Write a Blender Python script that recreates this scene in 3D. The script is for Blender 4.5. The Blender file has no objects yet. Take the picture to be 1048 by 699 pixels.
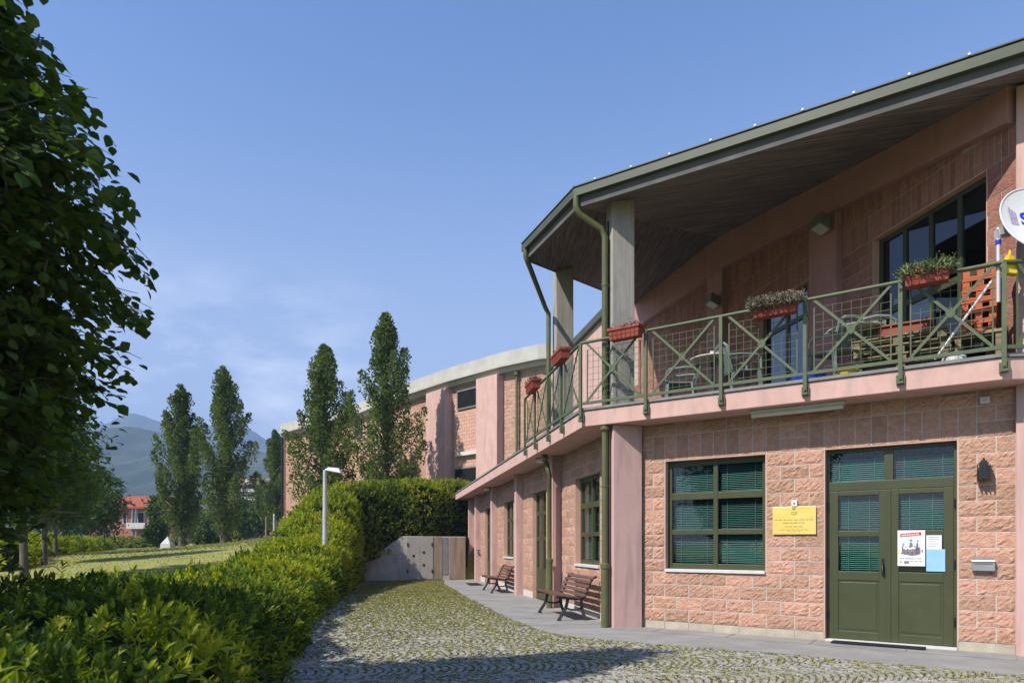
import bpy, bmesh, math, random
import numpy as np
from mathutils import Vector, Matrix

random.seed(7)
rng = np.random.default_rng(7)
scene = bpy.context.scene
col = scene.collection

# ------------------------------------------------------------------ camera
EYE = 1.366
FPX = 700.0
cd = bpy.data.cameras.new('camera')
cam = bpy.data.objects.new('camera', cd)
col.objects.link(cam)
cam.location = (0, 0, EYE)
cam.rotation_euler = (math.radians(90), 0, 0)
cd.sensor_width = 36.0
cd.lens = FPX / 1048 * 36.0
cd.shift_y = 207.2 / 1048
cd.clip_start = 0.05
cd.clip_end = 30000
cd.dof.use_dof = True
cd.dof.focus_distance = 12.0
cd.dof.aperture_fstop = 3.5
scene.camera = cam

# ------------------------------------------------------------------ sun, sky, exposure
LIGHT = Vector((0.441, 0.325, -0.58)).normalized()
SUN_EL = math.asin(-LIGHT.z)
SUN_AZ = math.atan2(-LIGHT.x, -LIGHT.y)
w = bpy.data.worlds.new('World')
scene.world = w
w.use_nodes = True
nt = w.node_tree
nt.nodes.clear()
out = nt.nodes.new('ShaderNodeOutputWorld')
bg = nt.nodes.new('ShaderNodeBackground')
bg.inputs['Strength'].default_value = 0.15
sky = nt.nodes.new('ShaderNodeTexSky')
sky.sky_type = 'NISHITA'
sky.sun_disc = False
sky.sun_elevation = SUN_EL
sky.sun_rotation = SUN_AZ % (2 * math.pi)
sky.altitude = 300
sky.air_density = 1.0
sky.dust_density = 0.2
sky.ozone_density = 5.0
# thin cumulus over the mountains, in sky directions
tc = nt.nodes.new('ShaderNodeTexCoord')
mp = nt.nodes.new('ShaderNodeMapping')
mp.inputs['Scale'].default_value = (1.0, 1.0, 2.6)
nz = nt.nodes.new('ShaderNodeTexNoise')
nz.inputs['Scale'].default_value = 5.5
nz.inputs['Detail'].default_value = 9
nz.inputs['Roughness'].default_value = 0.62
rp = nt.nodes.new('ShaderNodeValToRGB')
rp.color_ramp.elements[0].position = 0.44
rp.color_ramp.elements[1].position = 0.74
sx = nt.nodes.new('ShaderNodeSeparateXYZ')
band = nt.nodes.new('ShaderNodeMapRange')
band.interpolation_type = 'SMOOTHSTEP'
band.inputs['From Min'].default_value = 0.40
band.inputs['From Max'].default_value = 0.22
mul = nt.nodes.new('ShaderNodeMath')
mul.operation = 'MULTIPLY'
mul2 = nt.nodes.new('ShaderNodeMath')
mul2.operation = 'MULTIPLY'
mul2.inputs[1].default_value = 0.95
mix = nt.nodes.new('ShaderNodeMixRGB')
mix.inputs['Color2'].default_value = (5.6, 6.0, 6.9, 1)
L = nt.links.new
L(tc.outputs['Generated'], mp.inputs['Vector'])
L(mp.outputs['Vector'], nz.inputs['Vector'])
L(nz.outputs['Fac'], rp.inputs['Fac'])
L(tc.outputs['Generated'], sx.inputs['Vector'])
L(sx.outputs['Z'], band.inputs['Value'])
L(rp.outputs['Color'], mul.inputs[0])
L(band.outputs['Result'], mul.inputs[1])
side = nt.nodes.new('ShaderNodeMapRange')
side.interpolation_type = 'SMOOTHSTEP'
side.inputs['From Min'].default_value = -0.08
side.inputs['From Max'].default_value = -0.34
L(sx.outputs['X'], side.inputs['Value'])
mul3 = nt.nodes.new('ShaderNodeMath')
mul3.operation = 'MULTIPLY'
L(mul.outputs[0], mul3.inputs[0])
L(side.outputs['Result'], mul3.inputs[1])
L(mul3.outputs[0], mul2.inputs[0])
L(mul2.outputs[0], mix.inputs['Fac'])
tint = nt.nodes.new('ShaderNodeMixRGB')
tint.blend_type = 'MULTIPLY'
tint.inputs['Fac'].default_value = 1.0
tint.inputs['Color2'].default_value = (0.90, 0.98, 1.08, 1)
L(sky.outputs['Color'], tint.inputs['Color1'])
hzn = nt.nodes.new('ShaderNodeMapRange')
hzn.interpolation_type = 'SMOOTHSTEP'
hzn.inputs['From Min'].default_value = 0.62
hzn.inputs['From Max'].default_value = 0.02
hzn.inputs['To Max'].default_value = 0.74
L(sx.outputs['Z'], hzn.inputs['Value'])
mixh = nt.nodes.new('ShaderNodeMixRGB')
mixh.inputs['Color2'].default_value = (3.25, 3.5, 4.05, 1)
L(hzn.outputs['Result'], mixh.inputs['Fac'])
L(tint.outputs['Color'], mixh.inputs['Color1'])
L(mixh.outputs['Color'], mix.inputs['Color1'])
L(mix.outputs['Color'], bg.inputs['Color'])
L(bg.outputs['Background'], out.inputs['Surface'])

sd = bpy.data.lights.new('sun', 'SUN')
sd.energy = 5.0
sd.angle = math.radians(0.55)
sd.color = (1.0, 0.94, 0.86)
sun = bpy.data.objects.new('sun', sd)
col.objects.link(sun)
sun.rotation_euler = LIGHT.to_track_quat('-Z', 'Y').to_euler()
sun.location = (-20, -15, 30)

scene.view_settings.view_transform = 'Standard'
scene.view_settings.look = 'None'
scene.view_settings.exposure = 0.5
scene.view_settings.gamma = 1.0
scene.render.engine = 'CYCLES'
scene.cycles.max_bounces = 6
scene.cycles.diffuse_bounces = 1
scene.cycles.volume_bounces = 0
scene.cycles.transparent_max_bounces = 8
scene.cycles.use_denoising = True

# ------------------------------------------------------------------ materials
def mat(name, c1, c2=None, scale=6.0, rough=0.7, spec=0.4, metal=0.0, bump=0.0, bscale=40.0, island=0.0,
        stretch=(1, 1, 1), rot=(0, 0, 0), c3=None, c3scale=1.0, c3amt=0.5, c3stretch=(1, 1, 1), detail=6, transl=None, hue=0.0):
    m = bpy.data.materials.new(name)
    m.use_nodes = True
    t = m.node_tree
    p = t.nodes['Principled BSDF']
    lk = t.links.new
    p.inputs['Roughness'].default_value = rough
    p.inputs['Specular IOR Level'].default_value = spec
    p.inputs['Metallic'].default_value = metal
    tcn = t.nodes.new('ShaderNodeTexCoord')
    mpn = t.nodes.new('ShaderNodeMapping')
    mpn.inputs['Scale'].default_value = stretch
    mpn.inputs['Rotation'].default_value = rot
    lk(tcn.outputs['Object'], mpn.inputs['Vector'])
    c2 = c2 or tuple(min(1, x * 1.25) for x in c1)
    n = t.nodes.new('ShaderNodeTexNoise')
    n.inputs['Scale'].default_value = scale
    n.inputs['Detail'].default_value = detail
    n.inputs['Roughness'].default_value = 0.6
    lk(mpn.outputs['Vector'], n.inputs['Vector'])
    r = t.nodes.new('ShaderNodeValToRGB')
    r.color_ramp.elements[0].position = 0.32
    r.color_ramp.elements[0].color = (*c1, 1)
    r.color_ramp.elements[1].position = 0.68
    r.color_ramp.elements[1].color = (*c2, 1)
    lk(n.outputs['Fac'], r.inputs['Fac'])
    c = r.outputs['Color']
    if c3:
        mp3 = t.nodes.new('ShaderNodeMapping')
        mp3.inputs['Scale'].default_value = c3stretch
        lk(tcn.outputs['Object'], mp3.inputs['Vector'])
        n3 = t.nodes.new('ShaderNodeTexNoise')
        n3.inputs['Scale'].default_value = c3scale
        n3.inputs['Detail'].default_value = 8
        lk(mp3.outputs['Vector'], n3.inputs['Vector'])
        r3 = t.nodes.new('ShaderNodeMapRange')
        r3.inputs['From Min'].default_value = 0.48
        r3.inputs['From Max'].default_value = 0.72
        r3.inputs['To Max'].default_value = c3amt
        lk(n3.outputs['Fac'], r3.inputs['Value'])
        mx = t.nodes.new('ShaderNodeMixRGB')
        mx.inputs['Color2'].default_value = (*c3, 1)
        lk(r3.outputs['Result'], mx.inputs['Fac'])
        lk(c, mx.inputs['Color1'])
        c = mx.outputs['Color']
    if island:
        g = t.nodes.new('ShaderNodeNewGeometry')
        mr = t.nodes.new('ShaderNodeMapRange')
        mr.inputs['To Min'].default_value = 1 - island
        mr.inputs['To Max'].default_value = 1 + island
        lk(g.outputs['Random Per Island'], mr.inputs['Value'])
        hs = t.nodes.new('ShaderNodeHueSaturation')
        lk(mr.outputs['Result'], hs.inputs['Value'])
        if hue:
            mh = t.nodes.new('ShaderNodeMapRange')
            mh.inputs['To Min'].default_value = 0.5 + hue
            mh.inputs['To Max'].default_value = 0.5 - hue
            lk(g.outputs['Random Per Island'], mh.inputs['Value'])
            lk(mh.outputs['Result'], hs.inputs['Hue'])
        lk(c, hs.inputs['Color'])
        c = hs.outputs['Color']
    lk(c, p.inputs['Base Color'])
    if bump:
        nb = t.nodes.new('ShaderNodeTexNoise')
        nb.inputs['Scale'].default_value = bscale
        nb.inputs['Detail'].default_value = 5
        lk(mpn.outputs['Vector'], nb.inputs['Vector'])
        b = t.nodes.new('ShaderNodeBump')
        b.inputs['Strength'].default_value = bump
        b.inputs['Distance'].default_value = 0.02
        lk(nb.outputs['Fac'], b.inputs['Height'])
        lk(b.outputs['Normal'], p.inputs['Normal'])
    if transl:
        tr = t.nodes.new('ShaderNodeBsdfTranslucent')
        mm = t.nodes.new('ShaderNodeMixRGB')
        mm.blend_type = 'MULTIPLY'
        mm.inputs['Fac'].default_value = 1
        mm.inputs['Color2'].default_value = (*transl, 1)
        lk(c, mm.inputs['Color1'])
        lk(mm.outputs['Color'], tr.inputs['Color'])
        ms = t.nodes.new('ShaderNodeMixShader')
        ms.inputs['Fac'].default_value = 0.35
        o = t.nodes['Material Output']
        lk(p.outputs['BSDF'], ms.inputs[1])
        lk(tr.outputs['BSDF'], ms.inputs[2])
        lk(ms.outputs['Shader'], o.inputs['Surface'])
    return m

def glass_mat(name, tint=(0.78, 0.92, 0.88), clear=0.75, rough=0.02):
    m = bpy.data.materials.new(name)
    m.use_nodes = True
    t = m.node_tree
    t.nodes.clear()
    o = t.nodes.new('ShaderNodeOutputMaterial')
    tr = t.nodes.new('ShaderNodeBsdfTransparent')
    tr.inputs['Color'].default_value = (*tint, 1)
    gl = t.nodes.new('ShaderNodeBsdfGlossy')
    gl.inputs['Roughness'].default_value = rough
    gl.inputs['Color'].default_value = (0.9, 0.95, 0.95, 1)
    lw = t.nodes.new('ShaderNodeLayerWeight')
    lw.inputs['Blend'].default_value = 0.5
    pw = t.nodes.new('ShaderNodeMath'); pw.operation = 'POWER'; pw.inputs[1].default_value = 4.0
    t.links.new(lw.outputs['Facing'], pw.inputs[0])
    fr = t.nodes.new('ShaderNodeMath'); fr.operation = 'MULTIPLY_ADD'; fr.inputs[1].default_value = 0.9; fr.inputs[2].default_value = 0.07
    t.links.new(pw.outputs[0], fr.inputs[0])
    nzz = t.nodes.new('ShaderNodeTexNoise')
    nzz.inputs['Scale'].default_value = 1.3
    bp = t.nodes.new('ShaderNodeBump')
    bp.inputs['Strength'].default_value = 0.02
    t.links.new(nzz.outputs['Fac'], bp.inputs['Height'])
    t.links.new(bp.outputs['Normal'], gl.inputs['Normal'])
    ms = t.nodes.new('ShaderNodeMixShader')
    t.links.new(fr.outputs[0], ms.inputs['Fac'])
    t.links.new(tr.outputs['BSDF'], ms.inputs[1])
    t.links.new(gl.outputs['BSDF'], ms.inputs[2])
    t.links.new(ms.outputs['Shader'], o.inputs['Surface'])
    return m

D2A = math.atan2(0.191, 0.982)
M = {}
M['pink'] = mat('pink_plaster', (0.57, 0.365, 0.315), (0.63, 0.415, 0.36), 2.2, 0.9, 0.15, bump=0.12, bscale=120, c3=(0.38, 0.26, 0.235), c3scale=2.2, c3amt=0.65, c3stretch=(3.5, 3.5, 0.4))
M['slabpink'] = mat('slab_pink', (0.58, 0.36, 0.30), (0.65, 0.43, 0.37), 2.5, 0.9, 0.15, bump=0.12, bscale=90, c3=(0.40, 0.30, 0.27), c3scale=3.0, c3amt=0.6, c3stretch=(2.2, 2.2, 0.6))
M['block'] = mat('split_block', (0.41, 0.225, 0.15), (0.55, 0.325, 0.23), 14, 0.95, 0.1, bump=0.9, bscale=38, island=0.15, hue=0.004, c3=(0.58, 0.40, 0.29), c3scale=30, c3amt=0.5)
M['shadedblock'] = mat('shade_darkened_block', (0.30, 0.135, 0.10), (0.40, 0.19, 0.14), 14, 0.95, 0.1, bump=0.8, bscale=38, island=0.18, c3=(0.45, 0.27, 0.2), c3scale=22, c3amt=0.4)  # split block darkened and reddened, terrace shade put into its colour
M['shadedpink'] = mat('shade_darkened_plaster', (0.42, 0.215, 0.195), (0.48, 0.26, 0.235), 2.2, 0.9, 0.15, bump=0.12, bscale=120, c3=(0.30, 0.19, 0.17), c3scale=1.6, c3amt=0.5, c3stretch=(2.5, 2.5, 0.5))  # pink plaster darkened likewise to deepen the shade of the terrace recess
M['blockfar'] = mat('split_block_far', (0.43, 0.255, 0.175), (0.53, 0.335, 0.24), 8, 0.95, 0.1, bump=0.6, bscale=14, island=0.12)
M['smoothblock'] = mat('smooth_block', (0.56, 0.33, 0.245), (0.62, 0.385, 0.29), 5, 0.95, 0.1, bump=0.2, bscale=30, island=0.06)
M['mortar'] = mat('mortar', (0.56, 0.50, 0.45), (0.64, 0.58, 0.53), 12, 0.95, 0.1)
M['plinth'] = mat('plinth_block', (0.42, 0.36, 0.27), (0.52, 0.45, 0.35), 7, 0.9, 0.1, bump=0.2, island=0.08, c3=(0.3, 0.27, 0.22), c3scale=5, c3amt=0.4)
M['concrete'] = mat('board_concrete', (0.30, 0.275, 0.24), (0.44, 0.41, 0.365), 2.6, 0.9, 0.15, stretch=(9, 9, 0.35), bump=0.35, bscale=16, c3=(0.25, 0.23, 0.2), c3scale=3, c3amt=0.5, c3stretch=(2, 2, 1))
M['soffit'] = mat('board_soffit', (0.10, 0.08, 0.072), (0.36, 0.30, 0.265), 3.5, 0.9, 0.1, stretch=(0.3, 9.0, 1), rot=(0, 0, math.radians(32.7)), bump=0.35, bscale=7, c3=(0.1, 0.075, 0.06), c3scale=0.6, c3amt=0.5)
M['retain'] = mat('retaining_concrete', (0.40, 0.37, 0.315), (0.52, 0.485, 0.42), 2.5, 0.9, 0.15, bump=0.2, bscale=30, c3=(0.26, 0.23, 0.19), c3scale=1.6, c3amt=0.45, c3stretch=(3.5, 3.5, 0.5))
M['cornice'] = mat('cornice_concrete', (0.42, 0.405, 0.36), (0.52, 0.505, 0.455), 1.2, 0.9, 0.15, bump=0.1, c3=(0.42, 0.41, 0.35), c3scale=1.4, c3amt=0.35, c3stretch=(1, 1, 0.3))
M['rail'] = mat('green_railing_paint', (0.08, 0.105, 0.05), (0.108, 0.138, 0.066), 9, 0.5, 0.4, c3=(0.08, 0.09, 0.05), c3scale=6, c3amt=0.4)
M['pipe'] = mat('olive_pipe_paint', (0.095, 0.103, 0.036), (0.125, 0.133, 0.05), 5, 0.4, 0.5, c3=(0.09, 0.1, 0.04), c3scale=3, c3amt=0.4)
M['gutter'] = mat('green_grey_gutter', (0.06, 0.07, 0.042), (0.08, 0.092, 0.056), 3, 0.5, 0.4)
M['gapshade'] = mat('gap_shade', (0.02, 0.02, 0.018), (0.03, 0.03, 0.028), 5, 0.9, 0.1)  # near-black, stands in for shade in the eaves gaps
M['greyband'] = mat('grey_fascia', (0.095, 0.095, 0.09), (0.14, 0.138, 0.13), 2.4, 0.8, 0.2, c3=(0.07, 0.07, 0.065), c3scale=3, c3amt=0.5)
M['tile'] = mat('low_bounce_floor', (0.075, 0.05, 0.042), (0.11, 0.075, 0.062), 4, 0.6, 0.3)  # invented dark floor finish, added to cut sun bounce into the terrace
M['flash'] = mat('grey_flashing', (0.17, 0.17, 0.165), (0.24, 0.24, 0.23), 5, 0.6, 0.4)
M['green'] = mat('green_joinery', (0.053, 0.062, 0.025), (0.066, 0.076, 0.032), 4, 0.42, 0.45, c3=(0.045, 0.05, 0.024), c3scale=2, c3amt=0.5)
M['blind'] = mat('blind_slats', (0.085, 0.17, 0.15), (0.11, 0.205, 0.185), 3, 0.5, 0.35)
M['glass'] = glass_mat('window_glass')
M['darkglass'] = glass_mat('dark_glass', (0.08, 0.09, 0.1))
M['void'] = mat('dark_room', (0.012, 0.012, 0.013), (0.02, 0.02, 0.02), 2, 0.9, 0.1)
M['sill'] = mat('stone_sill', (0.55, 0.53, 0.5), (0.66, 0.64, 0.6), 8, 0.7, 0.3)
M['pave'] = mat('pavement_stone', (0.24, 0.23, 0.215), (0.33, 0.32, 0.295), 1.8, 0.85, 0.2, bump=0.25, bscale=60, c3=(0.22, 0.215, 0.2), c3scale=1.7, c3amt=0.55, c3stretch=(1, 1, 1))
M['cobble'] = mat('cobble_stone', (0.25, 0.237, 0.21), (0.36, 0.34, 0.295), 20, 0.8, 0.25, bump=0.3, bscale=70, island=0.2, hue=0.015)
M['soil'] = mat('mossy_joint_soil', (0.10, 0.105, 0.035), (0.175, 0.165, 0.06), 9, 0.95, 0.1, bump=0.5, bscale=80, c3=(0.16, 0.13, 0.09), c3scale=1.2, c3amt=0.7)
M['moss'] = mat('yellow_green_moss', (0.20, 0.205, 0.045), (0.31, 0.285, 0.08), 2, 0.9, 0.1, island=0.35, hue=0.02)
M['grass'] = mat('lawn_grass', (0.2, 0.22, 0.045), (0.33, 0.31, 0.1), 1.3, 0.95, 0.1, bump=0.8, bscale=22, c3=(0.30, 0.265, 0.12), c3scale=0.28, c3amt=0.75)
M['blade'] = mat('grass_blades', (0.2, 0.24, 0.045), (0.34, 0.33, 0.11), 0.6, 0.8, 0.2, island=0.3)
M['iron'] = mat('cast_iron', (0.035, 0.036, 0.04), (0.06, 0.06, 0.065), 8, 0.45, 0.5)
M['wood'] = mat('brown_slats', (0.10, 0.048, 0.032), (0.16, 0.085, 0.06), 6, 0.5, 0.45, stretch=(3, 1, 3), island=0.2)
M['oldwood'] = mat('weathered_board', (0.16, 0.13, 0.075), (0.27, 0.22, 0.13), 6, 0.8, 0.2, island=0.3)
M['black'] = mat('black_metal', (0.012, 0.012, 0.014), (0.02, 0.02, 0.022), 8, 0.4, 0.5)
M['rubber'] = mat('dark_mat', (0.022, 0.022, 0.028), (0.035, 0.035, 0.042), 30, 0.95, 0.1, bump=0.6, bscale=200)
M['brass'] = mat('brass_plate', (0.78, 0.56, 0.10), (0.9, 0.72, 0.25), 2.2, 0.34, 0.5, metal=0.15, stretch=(1, 1, 8))
M['ink'] = mat('engraved_ink', (0.18, 0.12, 0.03), (0.22, 0.15, 0.05), 20, 0.6, 0.2)
M['steel'] = mat('brushed_steel', (0.55, 0.54, 0.52), (0.65, 0.64, 0.62), 5, 0.32, 0.5, metal=0.9)
M['white'] = mat('white_plastic', (0.70, 0.70, 0.68), (0.78, 0.78, 0.76), 5, 0.5, 0.4)
M['dish'] = mat('dish_enamel', (0.68, 0.69, 0.69), (0.76, 0.77, 0.77), 3, 0.4, 0.4)
M['blueink'] = mat('blue_lettering', (0.01, 0.03, 0.5), (0.015, 0.04, 0.58), 5, 0.5, 0.3)
M['purple'] = mat('faded_violet_print', (0.25, 0.2, 0.42), (0.5, 0.47, 0.6), 40, 0.5, 0.3)
M['yellow'] = mat('yellow_plastic', (0.72, 0.52, 0.02), (0.8, 0.6, 0.04), 5, 0.5, 0.4)
M['bluebin'] = mat('blue_plastic', (0.02, 0.06, 0.42), (0.03, 0.08, 0.5), 5, 0.45, 0.4)
M['terra'] = mat('terracotta_plastic', (0.24, 0.045, 0.026), (0.33, 0.08, 0.045), 7, 0.55, 0.3)
M['orange'] = mat('orange_plastic', (0.42, 0.075, 0.018), (0.5, 0.11, 0.026), 5, 0.5, 0.4)
M['dryplant'] = mat('dry_sprigs', (0.15, 0.13, 0.09), (0.27, 0.23, 0.17), 3, 0.9, 0.1, island=0.35)
M['sprig'] = mat('green_sprigs', (0.10, 0.15, 0.05), (0.17, 0.2, 0.09), 3, 0.9, 0.1, island=0.35)
M['resin'] = mat('grey_green_resin', (0.15, 0.21, 0.19), (0.2, 0.26, 0.235), 3, 0.5, 0.4)
M['tabletop'] = mat('pale_table_top', (0.62, 0.6, 0.53), (0.72, 0.7, 0.63), 4, 0.5, 0.4)
M['tube'] = mat('old_white_housing', (0.55, 0.52, 0.42), (0.63, 0.6, 0.5), 4, 0.5, 0.3)
M['lampglass'] = mat('frosted_lamp', (0.5, 0.5, 0.47), (0.58, 0.58, 0.55), 4, 0.25, 0.5)
M['galv'] = mat('galvanised_steel', (0.52, 0.53, 0.53), (0.62, 0.63, 0.63), 5, 0.45, 0.5, metal=0.35)
M['bark'] = mat('tree_bark', (0.10, 0.085, 0.065), (0.17, 0.15, 0.12), 6, 0.95, 0.1, stretch=(3, 3, 0.6), bump=0.8, bscale=14)
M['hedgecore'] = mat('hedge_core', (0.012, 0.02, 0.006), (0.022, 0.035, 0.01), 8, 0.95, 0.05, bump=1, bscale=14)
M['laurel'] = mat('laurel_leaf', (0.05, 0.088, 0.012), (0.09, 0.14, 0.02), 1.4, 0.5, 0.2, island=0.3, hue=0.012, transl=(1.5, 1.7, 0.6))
M['laurelyoungsunlit'] = mat('young_sunlit_laurel_leaf', (0.24, 0.29, 0.015), (0.38, 0.39, 0.03), 1.4, 0.5, 0.2, island=0.25, hue=0.015, transl=(1.5, 1.6, 0.5))  # young growth, also massed as the painted sun patch on the near hedge
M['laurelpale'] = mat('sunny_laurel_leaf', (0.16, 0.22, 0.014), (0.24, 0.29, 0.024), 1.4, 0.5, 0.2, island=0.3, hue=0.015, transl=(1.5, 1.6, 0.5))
M['lime'] = mat('lime_leaf', (0.055, 0.098, 0.016), (0.1, 0.15, 0.028), 1.0, 0.55, 0.22, island=0.35, hue=0.012, transl=(1.3, 1.5, 0.5))
M['poplar'] = mat('poplar_leaf', (0.08, 0.12, 0.024), (0.155, 0.205, 0.05), 0.7, 0.6, 0.15, island=0.35, hue=0.012, transl=(1.2, 1.4, 0.6))
M['bushleaf'] = mat('bush_leaf', (0.055, 0.1, 0.022), (0.09, 0.15, 0.035), 0.6, 0.5, 0.3, island=0.3, hue=0.012, transl=(1.2, 1.4, 0.6))
M['stone'] = mat('pale_stone', (0.5, 0.49, 0.45), (0.6, 0.59, 0.55), 4, 0.8, 0.2)
M['redroof'] = mat('red_roof_tiles', (0.30, 0.075, 0.04), (0.38, 0.11, 0.06), 1.5, 0.85, 0.15, bump=0.6, bscale=3)
M['brownroof'] = mat('brown_roof_tiles', (0.2, 0.12, 0.09), (0.27, 0.17, 0.13), 1.5, 0.85, 0.15, bump=0.6, bscale=3)
M['redbrick'] = mat('red_brick_render', (0.36, 0.14, 0.09), (0.44, 0.19, 0.13), 2, 0.9, 0.1)
M['render'] = mat('pale_render', (0.55, 0.53, 0.48), (0.62, 0.6, 0.56), 2, 0.9, 0.1)
M['forest'] = mat('forest_hills', (0.035, 0.055, 0.025), (0.075, 0.095, 0.045), 0.03, 0.95, 0.05, c3=(0.16, 0.16, 0.11), c3scale=0.006, c3amt=0.5, detail=12)
M['paper'] = mat('white_paper', (0.74, 0.74, 0.73), (0.8, 0.8, 0.79), 6, 0.7, 0.2)
M['bluepaper'] = mat('pale_blue_paper', (0.28, 0.52, 0.72), (0.34, 0.58, 0.78), 6, 0.7, 0.2)
M['redink'] = mat('red_print', (0.5, 0.03, 0.03), (0.6, 0.05, 0.05), 20, 0.6, 0.2)
M['greyink'] = mat('grey_print', (0.12, 0.11, 0.12), (0.3, 0.28, 0.3), 60, 0.6, 0.2)
M['yellowink'] = mat('yellow_print', (0.75, 0.7, 0.25), (0.8, 0.76, 0.4), 30, 0.6, 0.2)
M['paleink'] = mat('pale_blue_print', (0.55, 0.62, 0.68), (0.75, 0.78, 0.8), 25, 0.6, 0.2)
M['metaldoor'] = mat('grey_metal_panel', (0.36, 0.325, 0.28), (0.42, 0.385, 0.335), 2, 0.6, 0.3, c3=(0.3, 0.27, 0.23), c3scale=4, c3amt=0.35, c3stretch=(1, 1, 0.6))
M['rustpanel'] = mat('brown_stained_panel', (0.24, 0.165, 0.11), (0.36, 0.28, 0.21), 2.5, 0.8, 0.2, stretch=(3, 3, 0.4))

# ------------------------------------------------------------------ mesh builder, tagging
def world_loc(o):
    v = Vector((0, 0, 0))
    while o is not None:
        v = v + o.location
        o = o.parent
    return v

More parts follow.
